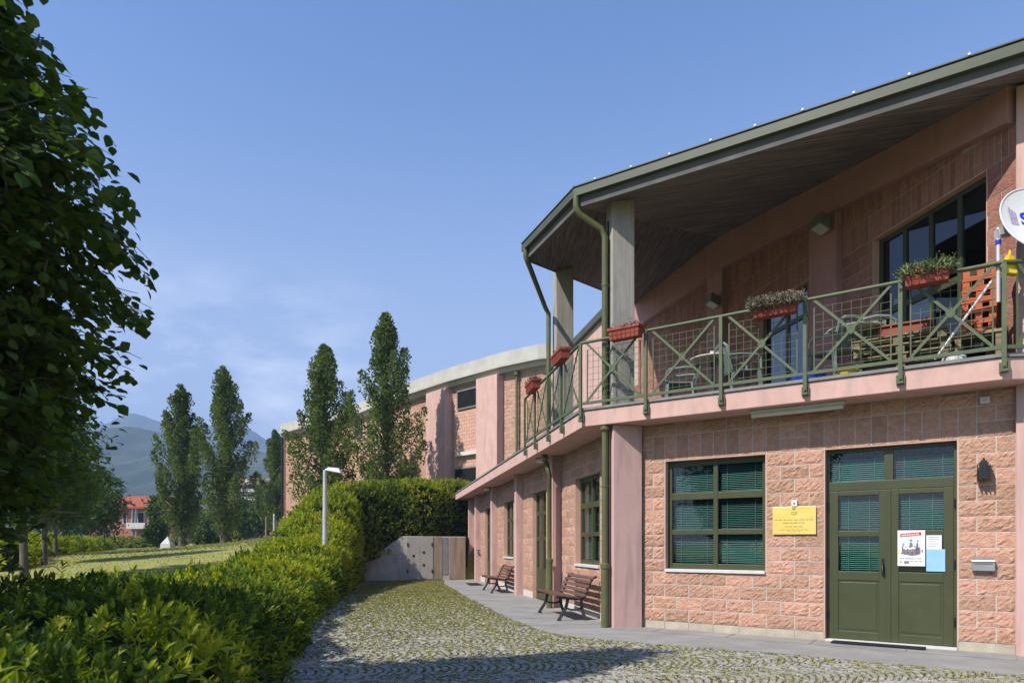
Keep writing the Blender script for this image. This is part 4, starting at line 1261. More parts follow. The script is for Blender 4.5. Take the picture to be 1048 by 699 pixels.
mb.build('concrete_wall', M['retain'], rw, bevel=0.01)
mb = MB(); RWF.box(mb, tA + .9, rl, -0.005, 0.004, 0.78, 0.795); RWF.box(mb, tA + 1.45, tA + 1.46, -0.005, 0.004, 0, 1.2)
mb.build('joint_line', M['flash'], rw)
mb = MB()
RWF.box(mb, tC, (tC + tD) / 2 - 0.005, 0.004, 0.03, -0.08, zt - 0.02); RWF.box(mb, (tC + tD) / 2 + 0.005, tD, 0.004, 0.03, -0.08, zt - 0.02)
for t_, z_ in (((tC + tD) / 2 + 0.16, 1.02), ((tC + tD) / 2 + 0.16, 0.5), ((tC + tD) / 2 - 0.26, 0.88)):
    RWF.box(mb, t_ - .05, t_ + .05, 0.03, 0.034, z_ - .05, z_ + .05, 1)
mb.build('metal_panel', [M['metaldoor'], M['black']], rw)
for t_ in (tC + .03, tD - .03):
    for z_ in (.25, 1.35):
        mb = MB(); RWF.box(mb, t_ - .03, t_ + .03, .031, .05, z_ - .07, z_ + .07); mb.build('hinge', M['black'], rw)
mb = MB(); RWF.box(mb, tD + 0.05, RWF.t(452), 0.004, 0.02, -0.1, zt - 0.03); RWF.box(mb, RWF.t(460), rl - 0.02, 0.004, 0.02, -0.1, zt - 0.05)
mb.build('stained_board', M['rustpanel'], rw)
mb = MB(); RWF.box(mb, RWF.t(453), RWF.t(458.5), 0.004, 0.016, 0.1, zt - 0.06)
mb.build('blue_grey_panel', M['flash'], rw)

# ================================================================== fixed and loose things on the building
def small(name, label, cat, mats, fn, loc=None, group=None, bevel=0.0, solid=True, smooth=False):
    mb = MB(); fn(mb)
    o = mb.build(name, mats, None, solid=solid, bevel=bevel, smooth=smooth)
    return tag(o, label, cat, group)

# black wall lantern
tl_ = W1.t(1007)
zc = W1.z(tl_, 0, 482)
c = W1.pt(tl_, 0.09, zc)
ln_ = thing('wall_lantern', W1.pt(tl_, 0.02, zc - 0.14), 'black box lantern with fins on the block wall right of the green door', 'wall lamp')
mb = MB(); W1.box(mb, tl_ - .04, tl_ + .04, 0.012, 0.04, zc - .1, zc + .1); W1.box(mb, tl_ - .012, tl_ + .012, 0.04, 0.09, zc + .07, zc + .09)
mb.build('wall_plate', M['black'], ln_)
mb = MB()
W1.box(mb, tl_ - .05, tl_ + .05, 0.045, 0.145, zc - .11, zc + .1)
W1.box(mb, tl_ - .035, tl_ + .035, 0.06, 0.13, zc + .1, zc + .125); W1.box(mb, tl_ - .012, tl_ + .012, 0.085, 0.105, zc + .125, zc + .16)
for k in range(4):
    x = tl_ - .066 + k * .044
    W1.box(mb, x - .006, x + .006, 0.035, 0.16, zc - .135, zc + .075)
mb.build('lamp_housing', M['black'], ln_)
# mailbox
tm_ = W1.t(1007); zc = W1.z(tm_, 0, 577)
mbx = thing('mailbox', W1.pt(tm_, 0.02, zc - 0.08), 'small stainless steel mailbox with a sloping lid below the black lantern', 'mailbox')
mb = MB(); W1.box(mb, tm_ - .125, tm_ + .115, 0.012, 0.075, zc - .085, zc + .03); mb.build('box', M['steel'], mbx, bevel=0.006)
mb = MB()
mb.hexa([W1.pt(tm_ - .13, .012, zc + .033), W1.pt(tm_ + .12, .012, zc + .033), W1.pt(tm_ + .12, .095, zc + .033), W1.pt(tm_ - .13, .095, zc + .033),
         W1.pt(tm_ - .11, .012, zc + .10), W1.pt(tm_ + .10, .012, zc + .10), W1.pt(tm_ + .12, .085, zc + .05), W1.pt(tm_ - .13, .085, zc + .05)])
mb.build('lid', M['steel'], mbx, bevel=0.004)
mb = MB(); W1.box(mb, tm_ - .10, tm_ + .09, 0.076, 0.079, zc - .0, zc + .008); mb.build('slot', M['black'], mbx)

# brass plaque with engraved emblem and lines
p0, p1 = W1.t(791.3), W1.t(835.6)
pz1, pz0 = W1.z(p0, 0, 519), W1.z(p0, 0, 546.8)
pq = thing('brass_plaque', W1.pt((p0 + p1) / 2, 0.03, pz0), 'shiny brass plaque with an engraved emblem on the block wall between window and door', 'plaque')
mb = MB(); W1.box(mb, p0, p1, 0.022, 0.034, pz0, pz1); mb.build('plate', M['brass'], pq, bevel=0.002)
mb = MB()
pc = (p0 + p1) / 2; ph = pz1 - pz0
of = 0.0345
def stroke(x0, x1, z, h): W1.box(mb, x0, x1, of - .002, of + .0015, z - h / 2, z + h / 2)
for (hw_, rz, h) in ((0.26, .52, .012), (0.15, .415, .014), (0.12, .28, .012), (0.19, .16, .007), (0.09, .10, .006)):
    x = pc - hw_
    while x < pc + hw_:
        l_ = random.uniform(.025, .075)
        for s_ in np.arange(x, min(x + l_, pc + hw_), 0.0085):
            stroke(s_, s_ + 0.0055, pz0 + ph * rz + random.uniform(-.001, .001), h * random.uniform(.6, 1))
        x += l_ + 0.018
for k in range(16):
    a0 = math.pi * (1.0 + k / 15); r = .038
    mb.bar(W1.pt(pc + r * math.cos(a0), of, pz0 + ph * .76 + r * .8 * math.sin(a0) + .012), W1.pt(pc + r * math.cos(a0 + .22), of, pz0 + ph * .76 + r * .8 * math.sin(a0 + .22) + .012), 0.006, 0.006)
stroke(pc - .03, pc + .03, pz0 + ph * .80, .006); stroke(pc - .022, pc + .022, pz0 + ph * .90, .016); stroke(pc - .028, pc + .028, pz0 + ph * .955, .006)
mb.build('engraving', M['ink'], pq)
ts_ = W1.t(813.5); zs_ = W1.z(ts_, 0, 515)
db = thing('doorbell', W1.pt(ts_, 0.03, zs_ - .03), 'small white doorbell box just above the brass plaque', 'doorbell')
mb = MB(); W1.box(mb, ts_ - .04, ts_ + .04, 0.012, 0.045, zs_ - .045, zs_ + .045); mb.build('box', M['white'], db, bevel=0.005)
mb = MB(); W1.box(mb, ts_ - .012, ts_ + .012, 0.046, 0.052, zs_ - .012, zs_ + .012); mb.build('button', M['greyink'], db)
tj = W1.t(1008); zj = W1.z(tj, 0, 410)
jb = thing('junction_box', W1.pt(tj, 0.02, zj - .04), 'small pale grey junction box high on the block wall under the balcony corner', 'junction box')
mb = MB(); W1.box(mb, tj - .05, tj + .05, 0.014, 0.06, zj - .04, zj + .04); mb.build('box', M['white'], jb, bevel=0.006)
mb = MB(); W1.box(mb, tj - .03, tj + .03, 0.061, 0.066, zj - .025, zj + .025); mb.build('cover', M['sill'], jb)

# strip light and bulkheads under the slab
ta, tb = W1.t(768, .3), W1.t(865, .3)
st_ = thing('strip_light', W1.pt((ta + tb) / 2, .3, SOF - .1), 'long off-white strip light fixed under the balcony slab above the window and door', 'ceiling lamp')
mb = MB(); W1.box(mb, ta, tb, 0.24, 0.36, SOF - .05, SOF - .004); mb.build('housing', M['tube'], st_, bevel=0.006)
mb = MB(); mb.tube([W1.pt(ta + .02, .3, SOF - .07), W1.pt(tb - .02, .3, SOF - .07)], 0.04, seg=10); mb.build('diffuser', M['tube'], st_)
for (t_, lab) in ((4.5, 'oval bulkhead lamp under the wing canopy next to the nearer rain pipe bend'), (12.6, 'oval bulkhead lamp under the wing canopy near its far tip')):
    bl = thing('bulkhead_lamp', W2.pt(t_, .12, SOF - .1), lab, 'ceiling lamp', 'bulkhead lamps under the canopy')
    cx, cy, _ = W2.pt(t_, .12, 0)
    mb = MB(); mb.lathe([(0.15, -0.03), (0.15, -0.004)], (cx, cy, SOF), 14); mb.build('base', M['flash'], bl)
    mb = MB(); mb.lathe([(0.03, -.115), (0.09, -.105), (0.125, -.075), (0.135, -0.031)], (cx, cy, SOF), 14); mb.build('glass_cover', M['lampglass'], bl)

# terrace spotlights on the pink pillars
for (t_, v_, lab) in ((W3.t(840, .3), 228, 'angled floodlight on the nearer pink terrace pillar under the roof'), (W3.t(729, .3), 307, 'angled floodlight on the farther terrace pillar behind the railing')):
    z_ = W3.z(t_, .3, v_)
    fl = thing('floodlight', W3.pt(t_, .3, z_ - .12), lab, 'floodlight', 'terrace floodlights')
    mb = MB(); W3.box(mb, t_ + .08, t_ + .14, .13, .3, z_ - .03, z_ + .03); mb.build('bracket', M['black'], fl)
    mb = MB(); mb.hexa([W3.pt(t_ - .14, .2, z_ - .16), W3.pt(t_ + .14, .2, z_ - .16), W3.pt(t_ + .14, .42, z_ - .06), W3.pt(t_ - .14, .42, z_ - .06), W3.pt(t_ - .1, .16, z_ + .04), W3.pt(t_ + .1, .16, z_ + .04), W3.pt(t_ + .12, .36, z_ + .14), W3.pt(t_ - .12, .36, z_ + .14)])
    mb.build('housing', M['flash'], fl, bevel=.01)
    mb = MB(); mb.hexa([W3.pt(t_ - .12, .215, z_ - .166), W3.pt(t_ + .12, .215, z_ - .166), W3.pt(t_ + .12, .405, z_ - .08), W3.pt(t_ - .12, .405, z_ - .08), W3.pt(t_ - .12, .213, z_ - .162), W3.pt(t_ + .12, .213, z_ - .162), W3.pt(t_ + .12, .403, z_ - .076), W3.pt(t_ - .12, .403, z_ - .076)])
    mb.build('lens', M['lampglass'], fl)

# wall tap on the far pillar
tq = PT[4]
def tapf(mb):
    a = W2.pt(tq - .02, -.12, 1.0)
    b = W2.pt(tq - .16, -.12, 1.0)
    mb.tube([W2.pt(tq, -.12, 1.02), W2.pt(tq - .14, -.12, 1.02), W2.pt(tq - .17, -.12, .92)], .03, seg=8)
    mb.tube([W2.pt(tq - .1, -.12, 1.04), W2.pt(tq - .1, -.12, 1.12)], .02, seg=6)
    mb.tube([W2.pt(tq - .1, -.19, 1.12), W2.pt(tq - .1, -.05, 1.12)], .018, seg=6)
small('wall_tap', 'dark wall tap on the farthest pink pillar near the concrete wall', 'tap', M['black'], tapf)

# notices taped to the right door leaf
dof = -0.10 - 0.006
def px_rect(u0, u1, va, vb, off):
    t0, t1 = W1.t(u0, off), W1.t(u1, off)
    return t0, t1, W1.z((t0 + t1) / 2, off, vb), W1.z((t0 + t1) / 2, off, va)
po = dof + 0.008
t0, t1, z0, z1 = px_rect(918.6, 946.8, 542.5, 579, po)
pst = thing('event_poster', W1.pt((t0 + t1) / 2, po, z0), 'white poster with a red banner and a printed crowd on the right door leaf', 'poster')
mb = MB(); W1.box(mb, t0, t1, po, po + .002, z0, z1); mb.build('sheet', M['paper'], pst)
W_, H_ = t1 - t0, z1 - z0
lay = [0]
def pr(nm, mt, shapes):
    mb = MB()
    lay[0] += 1
    e = po + .002 + .0007 * lay[0]
    for sh in shapes:
        v = [W1.pt(t0 + W_ * x, e, z0 + H_ * y) for x, y in sh]
        v += [W1.pt(t0 + W_ * x, e + .0005, z0 + H_ * y) for x, y in sh]
        n = len(sh)
        mb.add(v, [tuple(range(n)), tuple(range(2 * n - 1, n - 1, -1))] + [(i, (i + 1) % n, n + (i + 1) % n, n + i) for i in range(n)])
    mb.build(nm, mt, pst)
def R_(x0, x1, y0, y1, sk=0.0): return [(x0, y0), (x1, y0 + sk), (x1, y1 + sk), (x0, y1)]
def blob(x, y, rx, ry, n=9): return [(x + rx * random.uniform(.75, 1.15) * math.cos(2 * math.pi * k / n), y + ry * random.uniform(.75, 1.15) * math.sin(2 * math.pi * k / n)) for k in range(n)]
pr('printed_sky', M['paleink'], [blob(.5, .62, .42, .17, 14)])
pr('printed_banner', M['redink'], [R_(.1, .86, .81, .90, .05)])
pr('printed_lettering', M['paper'], [R_(.15 + k * .066, .15 + k * .066 + random.uniform(.03, .05), .835 + k * .0042, .878 + k * .0042) for k in range(10)])
pr('printed_crowd', M['greyink'], [blob(.5, .36, .36, .06, 12)] + [blob(.2 + .085 * k, .42 + .06 * random.random(), .05, .10) for k in range(8)] + [blob(.5, .58, .06, .1), blob(.5, .72, .05, .03), blob(.72, .52, .05, .14), blob(.74, .70, .03, .03), blob(.22, .6, .03, .03), blob(.9, .42, .03, .05)])
pr('printed_crowd_light', M['paper'], [blob(.25 + .06 * k, .47 + .05 * random.random(), .045, .035) for k in range(7)])
pr('printed_sun', M['yellowink'], [R_(.02, .07, .34, .48)])
pr('printed_footer', M['greyink'], [R_(.08 + .105 * k, .08 + .105 * k + random.uniform(.05, .09), .205, .22) for k in range(8)] + [R_(.25, .33, .07, .14), R_(.34, .42, .08, .14)] + [R_(.46 + .16 * k, .58 + .16 * k, .13, .14) for k in range(3)])
pr('printed_stamp', M['redink'], [blob(.12, .11, .03, .02)])
t0, t1, z0, z1 = px_rect(948, 963.8, 547.5, 562, po)
def paper_lines(mb, a, b, z0, z1, off, n):
    for k in range(n):
        z = z1 - (z1 - z0) * (0.14 + .78 * k / n)
        W1.box(mb, a + (b - a) * .12, a + (b - a) * random.uniform(.6, .88), off, off + .0008, z - .003, z + .003)
wn = thing('paper_notice', W1.pt((t0 + t1) / 2, po - .004, z0), 'white printed notice behind the pale blue one on the door glass', 'notice', 'notices on the green door')
mb = MB(); W1.box(mb, t0, t1, po - .004, po - .002, z0 - .05, z1); mb.build('sheet', M['paper'], wn)
mb = MB(); paper_lines(mb, t0, t1, z0, z1, po - .0018, 5); mb.build('print', M['greyink'], wn)
t0, t1, z0, z1 = px_rect(948, 967.3, 561.8, 584.5, po)
wn = thing('paper_notice', W1.pt((t0 + t1) / 2, po, z0), 'pale blue printed notice right of the poster on the door', 'notice', 'notices on the green door')
mb = MB(); W1.box(mb, t0, t1, po, po + .002, z0, z1); mb.build('sheet', M['bluepaper'], wn)
mb = MB(); paper_lines(mb, t0, t1, z0, z1, po + .0022, 9); mb.build('print', M['bluepaper'], wn)

# mats
def matf(F, t0, t1, o0, o1, z):
    def f_(mb): F.box(mb, t0, t1, o0, o1, z + .004, z + .022)
    return f_
small('doormat', 'long dark doormat in front of the green entrance door', 'doormat', M['rubber'], matf(W1, 2.73, 3.85, .06, .26, 0.0), group='doormats', bevel=.004)
small('doormat', 'dark doormat on the pavement beyond the farther bench', 'doormat', M['rubber'], matf(W2, 13.2, 14.6, .15, .6, ground_z(24.5)), group='doormats', bevel=.004)

# ------------------------------------------------------------------ benches
def make_bench(label):
    b = thing('park_bench', (0, 0, 0), label, 'bench', 'wooden benches along the wing')
    # local: x along the bench, -y is the front
    Lh = 0.85
    def prof_strip(mb, pts, w_, x, th=.03):
        for (a, c) in zip(pts, pts[1:]):
            mb.bar((x, a[0], a[1]), (x, c[0], c[1]), th, w_, up=(1, 0, 0)) if False else mb.bar((x, a[0], a[1]), (x, c[0], c[1]), w_, th, up=(1, 0, 0))
    seat_line = [(-.33, .435), (-.28, .43), (-.10, .405), (.08, .39), (.16, .40), (.21, .45), (.25, .56), (.30, .68), (.35, .76), (.395, .785), (.42, .77)]
    for x in (-Lh + .1, Lh - .1):
        mb = MB()
        prof_strip(mb, seat_line, .045, x)
        # splayed cast legs with a ring between
        prof_strip(mb, [(-.12, .40), (-.135, .3), (-.17, .2), (-.25, .08), (-.30, .0)], .055, x)
        prof_strip(mb, [(.14, .40), (.135, .3), (.15, .2), (.19, .08), (.24, .0)], .055, x)
        prof_strip(mb, [(-.15, .235), (-.06, .20), (.06, .20), (.15, .235)], .035, x)
        prof_strip(mb, [(-.30, .012), (-.24, .012)], .03, x, .04); prof_strip(mb, [(.18, .012), (.26, .012)], .03, x, .04)
        prof_strip(mb, [(.14, .395), (.2, .44)], .05, x)
        mb.build('cast_leg', M['iron'], b)
    mb = MB()
    for (y, z, a) in ((-.31, .462, -.1), (-.225, .455, -.12), (-.14, .443, -.12), (-.055, .432, -.1), (.03, .424, -.04)):
        s, c = math.sin(a), math.cos(a)
        h, t_ = .034, .014
        P = [(y - h * c - t_ * -s, z - h * s - t_ * c), (y + h * c - t_ * -s, z + h * s - t_ * c), (y + h * c + t_ * -s, z + h * s + t_ * c), (y - h * c + t_ * -s, z - h * s + t_ * c)]
        mb.sweep([(0, p[0], p[1]) for p in P], (-Lh, 0, 0), (Lh, 0, 0))
    mb.build('seat', M['wood'], b, bevel=.004)
    mb = MB()
    for (y, z, a) in ((.175, .455, 1.0), (.205, .535, 1.2), (.24, .615, 1.15), (.28, .695, 1.1), (.335, .765, .85)):
        s, c = math.sin(a), math.cos(a)
        h, t_ = .03, .013
        P = [(y - h * c + t_ * s, z - h * s - t_ * c), (y + h * c + t_ * s, z + h * s - t_ * c), (y + h * c - t_ * s, z + h * s + t_ * c), (y - h * c - t_ * s, z - h * s + t_ * c)]
        mb.sweep([(0, p[0], p[1]) for p in P], (-Lh, 0, 0), (Lh, 0, 0))
    mb.build('backrest', M['wood'], b, bevel=.004)
    return b
bench = make_bench('brown slatted bench with dark cast legs, beside the olive rain pipe at the corner pillar')
# bench x axis runs along the wing; front (-y) must face outward (W2.o)
rotz = math.atan2(0.982, -0.191) + math.pi
# local -y -> outward: local +y = inward = -W2.o ; local x = y rotated -90
iy = -W2.o
rz_ = math.atan2(iy[1], iy[0]) - math.pi / 2
p = W2.pt(2.0, 0.30, 0)
bench.location = (p[0], p[1], ground_z(p[1])); bench.rotation_euler = (0, 0, rz_)
b2 = copy_tree(bench)
p = W2.pt(9.75, 0.26, 0)
b2.location = (p[0], p[1], ground_z(p[1])); b2.rotation_euler = (0, 0, rz_)
b2['label'] = 'brown slatted bench farther along the wing, under its second window'

# ------------------------------------------------------------------ flower boxes on the railing
def flower_box(F, t0, t1, o, zt, label, plants, lush):
    fb = thing('flower_box', F.pt((t0 + t1) / 2, o, zt - .17), label, 'flower box', 'terracotta flower boxes on the railing')
    mb = MB()
    h = .17
    w0, w1_ = .075, .095
    mb.hexa([F.pt(t0 + .015, o - w0, zt - h), F.pt(t1 - .015, o - w0, zt - h), F.pt(t1 - .015, o + w0, zt - h), F.pt(t0 + .015, o + w0, zt - h),
             F.pt(t0, o - w1_, zt), F.pt(t1, o - w1_, zt), F.pt(t1, o + w1_, zt), F.pt(t0, o + w1_, zt)])
    F.box(mb, t0 - .012, t1 + .012, o + w1_ - .003, o + w1_ + .014, zt - .03, zt + .012)
    F.box(mb, t0 - .012, t1 + .012, o - w1_ - .014, o - w1_ + .003, zt - .03, zt + .012)
    F.box(mb, t0 - .014, t0 + .003, o - w1_, o + w1_, zt - .03, zt + .012); F.box(mb, t1 - .003, t1 + .014, o - w1_, o + w1_, zt - .03, zt + .012)
    n = max(3, int((t1 - t0) / .07))
    for k in range(1, n):
        x = t0 + (t1 - t0) * k / n
        mb.bar(F.pt(x, o + w0 + .006, zt - h + .01), F.pt(x, o + w1_ + .002, zt - .035), .012, .012)
    F.box(mb, t0 + .02, t1 - .02, o + w0 + .008, o + w0 + .016, zt - .10, zt - .085)
    mb.build('trough', M['terra'], fb)
    mb = MB(); F.box(mb, t0 + .01, t1 - .01, o - w1_ + .01, o + w1_ - .01, zt - .02, zt + .006); mb.build('soil', M['soil'], fb)
    if plants:
        n = plants
        T = rng.uniform(t0 - .02, t1 + .02, n); O_ = o + rng.normal(0.01, .055, n)
        base = F.arr(T, O_, np.full(n, zt) + rng.uniform(0, .02, n))
        if lush > 1.0:
            over = rng.random(n) < .35
            base[over] = base[over] + np.append(F.o * .07, -.03) + rng.uniform(-.06, 0, over.sum())[:, None] * np.array([0, 0, 1])
        mb = MB()
        dirs = np.column_stack([rng.normal(0, .7, n), rng.normal(0, .7, n), rng.uniform(.2, 1.0, n)])
        dirs /= np.linalg.norm(dirs, axis=1, keepdims=True)
        ln = rng.uniform(.04, .13 * lush, n)
        v, f = leaf_quads(base, dirs, rand_unit(n), ln, ln * .22)
        mb.add(v, f)
        tips = base + dirs * (ln * .8)[:, None]
        rep_ = 3
        tips = np.repeat(tips, rep_, 0) + rng.normal(0, .014, (n * rep_, 3))
        l2 = rng.uniform(.015, .035, n * rep_)
        v, f = leaf_quads(tips, rand_unit(n * rep_), rand_unit(n * rep_), l2, l2 * .7)
        mb.add(v, f)
        mb.build('plants', M['dryplant'] if lush < 1.1 else M['sprig'], fb, solid=False)
    return fb
oo = RO1 + 0.04
flower_box(W1, W1.t(926, RO1 + .1), W1.t(972, RO1 + .1), RO1 + .1, W1.z(W1.t(950, RO1 + .1), RO1 + .1, 277), 'long terracotta flower box with sparse green sprigs, nearest the satellite dish', 420, 1.2)
flower_box(W1, W1.t(771, RO1 + .1), W1.t(816, RO1 + .1), RO1 + .1, W1.z(W1.t(793, RO1 + .1), RO1 + .1, 311), 'terracotta flower box overgrown with dry brown plants on the front railing', 1900, 1.05)
flower_box(W1, W1.t(625, RO1 + .1), W1.t(656, RO1 + .1), RO1 + .1, W1.z(W1.t(640, RO1 + .1), RO1 + .1, 336), 'red terracotta flower box with almost bare soil in front of the nearer concrete column', 60, .7)
ta = W2.t(574, RO2 + .1)
flower_box(W2, ta - .32, ta + .32, RO2 + .1, W2.z(ta, RO2 + .1, 361), 'bare red flower box on the side railing by the farther concrete column', 30, .6)
ta = W2.t(545.5, RO2 + .1)
flower_box(W2, ta - .35, ta + .35, RO2 + .1, W2.z(ta, RO2 + .1, 392), 'red flower box at the far end of the side railing with pale stalks', 150, .9)

# ------------------------------------------------------------------ satellite dish at the balcony corner
pp = W1.pt(TURN - 0.02, OF1 - 0.02, 0)
zc_d = EYE + (556.7 - 223) * pp[1] / FPX
dish = thing('satellite_dish', (pp[0], pp[1], 4.3), 'white satellite dish with blue lettering clamped to the balcony corner post', 'satellite dish')
mb = MB(); mb.tube([(pp[0] - .02, pp[1], 4.25), (pp[0] - .02, pp[1], zc_d - .12)], .024, seg=10)
mb.tube([(pp[0] - .02, pp[1], zc_d - .32), (pp[0] - .02, pp[1], zc_d - .27)], .03, seg=10, m=1)
mb.build('mast', [M['galv'], M['blueink']], dish)
dn = Vector((0.01, -0.93, 0.33)).normalized()          # facing direction
uo = (1062 - 524) / FPX
dc = Vector((uo * (pp[1] - .12), pp[1] - .12, EYE + (556.7 - 224) * (pp[1] - .12) / FPX))
ds = dn.cross(Vector((0, 0, 1))).normalized(); du = ds.cross(dn).normalized()
# dish bowl
Rd = 0.43
mb = MB()
seg, rings_ = 36, 7
vv = []; fq_ = []
for side_ in (0, 1):
    for r in range(rings_ + 1):
        rr = r / rings_
        for k in range(seg):
            a0 = 2 * math.pi * k / seg
            depth = -0.075 * (1 - rr * rr) - side_ * 0.008
            pnt = dc + ds * (Rd * rr * math.cos(a0)) + du * (Rd * 1.07 * rr * math.sin(a0)) + dn * depth
            vv.append(tuple(pnt))
M1 = (rings_ + 1) * seg
for side_ in (0, 1):
    for r in range(rings_):
        for k in range(seg):
            k2 = (k + 1) % seg
            b = side_ * M1
            fq_.append((b + r * seg + k, b + r * seg + k2, b + (r + 1) * seg + k2, b + (r + 1) * seg + k))
for k in range(seg):
    k2 = (k + 1) % seg
    fq_.append((rings_ * seg + k, rings_ * seg + k2, M1 + rings_ * seg + k2, M1 + rings_ * seg + k))
mb.add(vv, fq_)
mb.build('reflector', M['dish'], dish, smooth=False)
mb = MB()
ringp = [dc + ds * (Rd * math.cos(2 * math.pi * k / 40)) + du * (Rd * 1.07 * math.sin(2 * math.pi * k / 40)) for k in range(41)]
mb.tube(ringp, .009, seg=6, caps=False); mb.build('rim', M['white'], dish)
def dish_text(s, cx, cy, size, mt, name):
    cu = bpy.data.curves.new(name, 'FONT'); cu.body = s; cu.size = size; cu.extrude = .001; cu.offset = size * .03
    cu.align_x = 'LEFT'; cu.align_y = 'CENTER'
    ob = bpy.data.objects.new(name, cu); col.objects.link(ob)
    bpy.context.view_layer.update()
    me = bpy.data.meshes.new_from_object(ob)
    bpy.data.objects.remove(ob)
    off = world_loc(dish)
    for v in me.vertices:
        x, y = v.co.x + cx, v.co.y + cy
        rr = min(1, math.hypot(x / Rd, y / (Rd * 1.07)))
        pz = dc + ds * (-x) + du * y + dn * (-0.075 * (1 - rr * rr) + .002 + v.co.z)
        v.co = pz - off
    me.materials.clear(); me.materials.append(mt)
    o = bpy.data.objects.new(name, me); col.objects.link(o); o.parent = dish
    return o
dish_text('Sa', -0.145, 0.05, .25, M['blueink'], 'lettering')
mb = MB()
for k in range(3):
    x = -0.29 + k * .036
    quad = []
    for (dx, dy) in ((0, -.16), (.03, -.17), (.03, .07 - .03 * k), (0, .09 - .03 * k)):
        rr = math.hypot((x + dx) / Rd, (dy + .12) / (Rd * 1.07))
        quad.append(tuple(dc - ds * (x + dx) + du * (dy + .12) + dn * (-0.075 * (1 - rr * rr) + .004)))
    mb.add(quad, [(0, 1, 2, 3)])
mb.build('faded_print', M['purple'], dish, solid=False)
mb = MB()
foot = dc - dn * .1
mb.bar(foot, (pp[0] - .02, pp[1], zc_d - .17), .07, .09); mb.bar((pp[0] - .05, pp[1], zc_d - .2), (pp[0] + .12, pp[1] + .02, zc_d - .17), .05, .1)
mb.build('bracket', M['galv'], dish)
mb = MB()
arm0 = dc - du * (Rd * 1.05)
mb.bar(arm0, arm0 + dn * .3 + du * .05, .025, .035); mb.build('feed_arm', M['galv'], dish)
def bagf(mb):
    c_ = Vector((pp[0] + .09, pp[1] - .02, 4.66))
    mb.hexa([c_ + Vector(x) for x in ((-.09, -.05, -.08), (.08, -.05, -.10), (.1, .05, -.1), (-.09, .05, -.07), (-.02, -.03, .15), (.05, -.03, .12), (.05, .04, .13), (-.02, .04, .15))])
    mb.tube([c_ + Vector((.01, 0, .13)), c_ + Vector((.02, 0, .2))], .02, seg=6)
small('yellow_bag', 'yellow plastic bag hanging at the corner post below the satellite dish', 'bag', M['yellow'], bagf, bevel=.012)

# white pole leaning inside the railing
def polef(mb): mb.tube([W1.pt(W1.t(957, .3), .38, 3.70), W1.pt(W1.t(1015, .4), .50, 4.52)], .017, seg=8)
small('white_pole', 'white pole leaning against the inside of the railing below the satellite dish', 'pole', M['white'], polef)

# ------------------------------------------------------------------ orange crates, boards and the terrace furniture
def make_crate():
    c = thing('plastic_crate', (0, 0, 0), '', 'crate', 'stack of orange crates')
    mb = MB()
    L_, Wd, H_ = .37, .34, .134
    for y in (-Wd / 2, Wd / 2 - .012):
        for x in np.linspace(-L_ / 2, L_ / 2 - .075, 3): mb.box(x, x + .075, y, y + .012, 0, H_)
        mb.box(-L_ / 2, L_ / 2, y - .008, y + .02, H_ - .03, H_ + .0); mb.box(-L_ / 2, L_ / 2, y - .004, y + .016, 0.002, .03)
    for x in (-L_ / 2, L_ / 2 - .012):
        for y in np.linspace(-Wd / 2 + .02, Wd / 2 - .09, 3): mb.box(x, x + .012, y, y + .07, 0, H_)
        mb.box(x - .006, x + .018, -Wd / 2 + .02, Wd / 2 - .02, H_ - .031, H_ - .001)
    mb.build('side_walls', M['orange'], c)
    mb = MB(); mb.box(-L_ / 2 + .012, L_ / 2 - .012, -Wd / 2 + .022, Wd / 2 - .022, .004, .02); mb.build('bottom', M['orange'], c)
    return c
ords = ['lowest', 'second from the bottom', 'third from the bottom', 'fourth from the bottom', 'fifth from the bottom', 'topmost']
tcr = W1.t(1002, .0)
crate = make_crate()
for k in range(6):
    c = crate if k == 0 else copy_tree(crate)
    p = W1.pt(tcr + random.uniform(-.015, .015), 0.0, 0)
    c.location = (p[0], p[1], 4.02 + k * .136); c.rotation_euler = (0, 0, -A1 + random.uniform(-.05, .05))
    c['label'] = 'open orange plastic crate, %s of the stack behind the railing' % ords[k]
def benchf(mb):
    for a in (tcr - .22, tcr + .2): W1.box(mb, a - .03, a + .03, -.2, .2, 3.632, 3.98)
    W1.box(mb, tcr - .3, tcr + .3, -.22, .22, 3.98, 4.015)
small('wooden_stand', 'weathered low wooden stand carrying the orange crates on the terrace', 'stand', M['oldwood'], benchf)
def pallet():
    p_ = thing('wooden_pallet', (0, 0, 0), '', 'pallet', 'stack of wooden pallets')
    mb = MB()
    for y in np.linspace(-.36, .36, 6): mb.box(-.55, .55, y - .045, y + .045, .10, .12)
    mb.build('deck_boards', M['oldwood'], p_)
    mb = MB()
    for x in (-.5, 0, .5):
        for y in (-.34, 0, .34): mb.box(x - .05, x + .05, y - .05, y + .05, .022, .0995)
        mb.box(x - .05, x + .05, -.4, .4, 0, .02)
    mb.build('blocks', M['oldwood'], p_)
    return p_
pl = pallet()
pords = ['lowest', 'second', 'third', 'topmost']
tpl = W1.t(925, -.1)
for k in range(4):
    c = pl if k == 0 else copy_tree(pl)
    p = W1.pt(tpl + random.uniform(-.04, .04), -0.12, 0)
    c.location = (p[0], p[1], 3.632 + k * .122); c.rotation_euler = (0, 0, -A1 + random.uniform(-.08, .08))
    c['label'] = 'weathered wooden pallet, %s in the pile under the red tub' % pords[k] if k in (0, 3) else 'weathered wooden pallet, %s from the floor in the pile under the red tub' % pords[k]
p = W1.pt(tpl, -0.12, 0)
def tubf(mb):
    W1.box(mb, tpl - .3, tpl + .3, -.3, .06, 4.13, 4.29)
    W1.box(mb, tpl - .33, tpl + .33, -.33, .09, 4.292, 4.32)
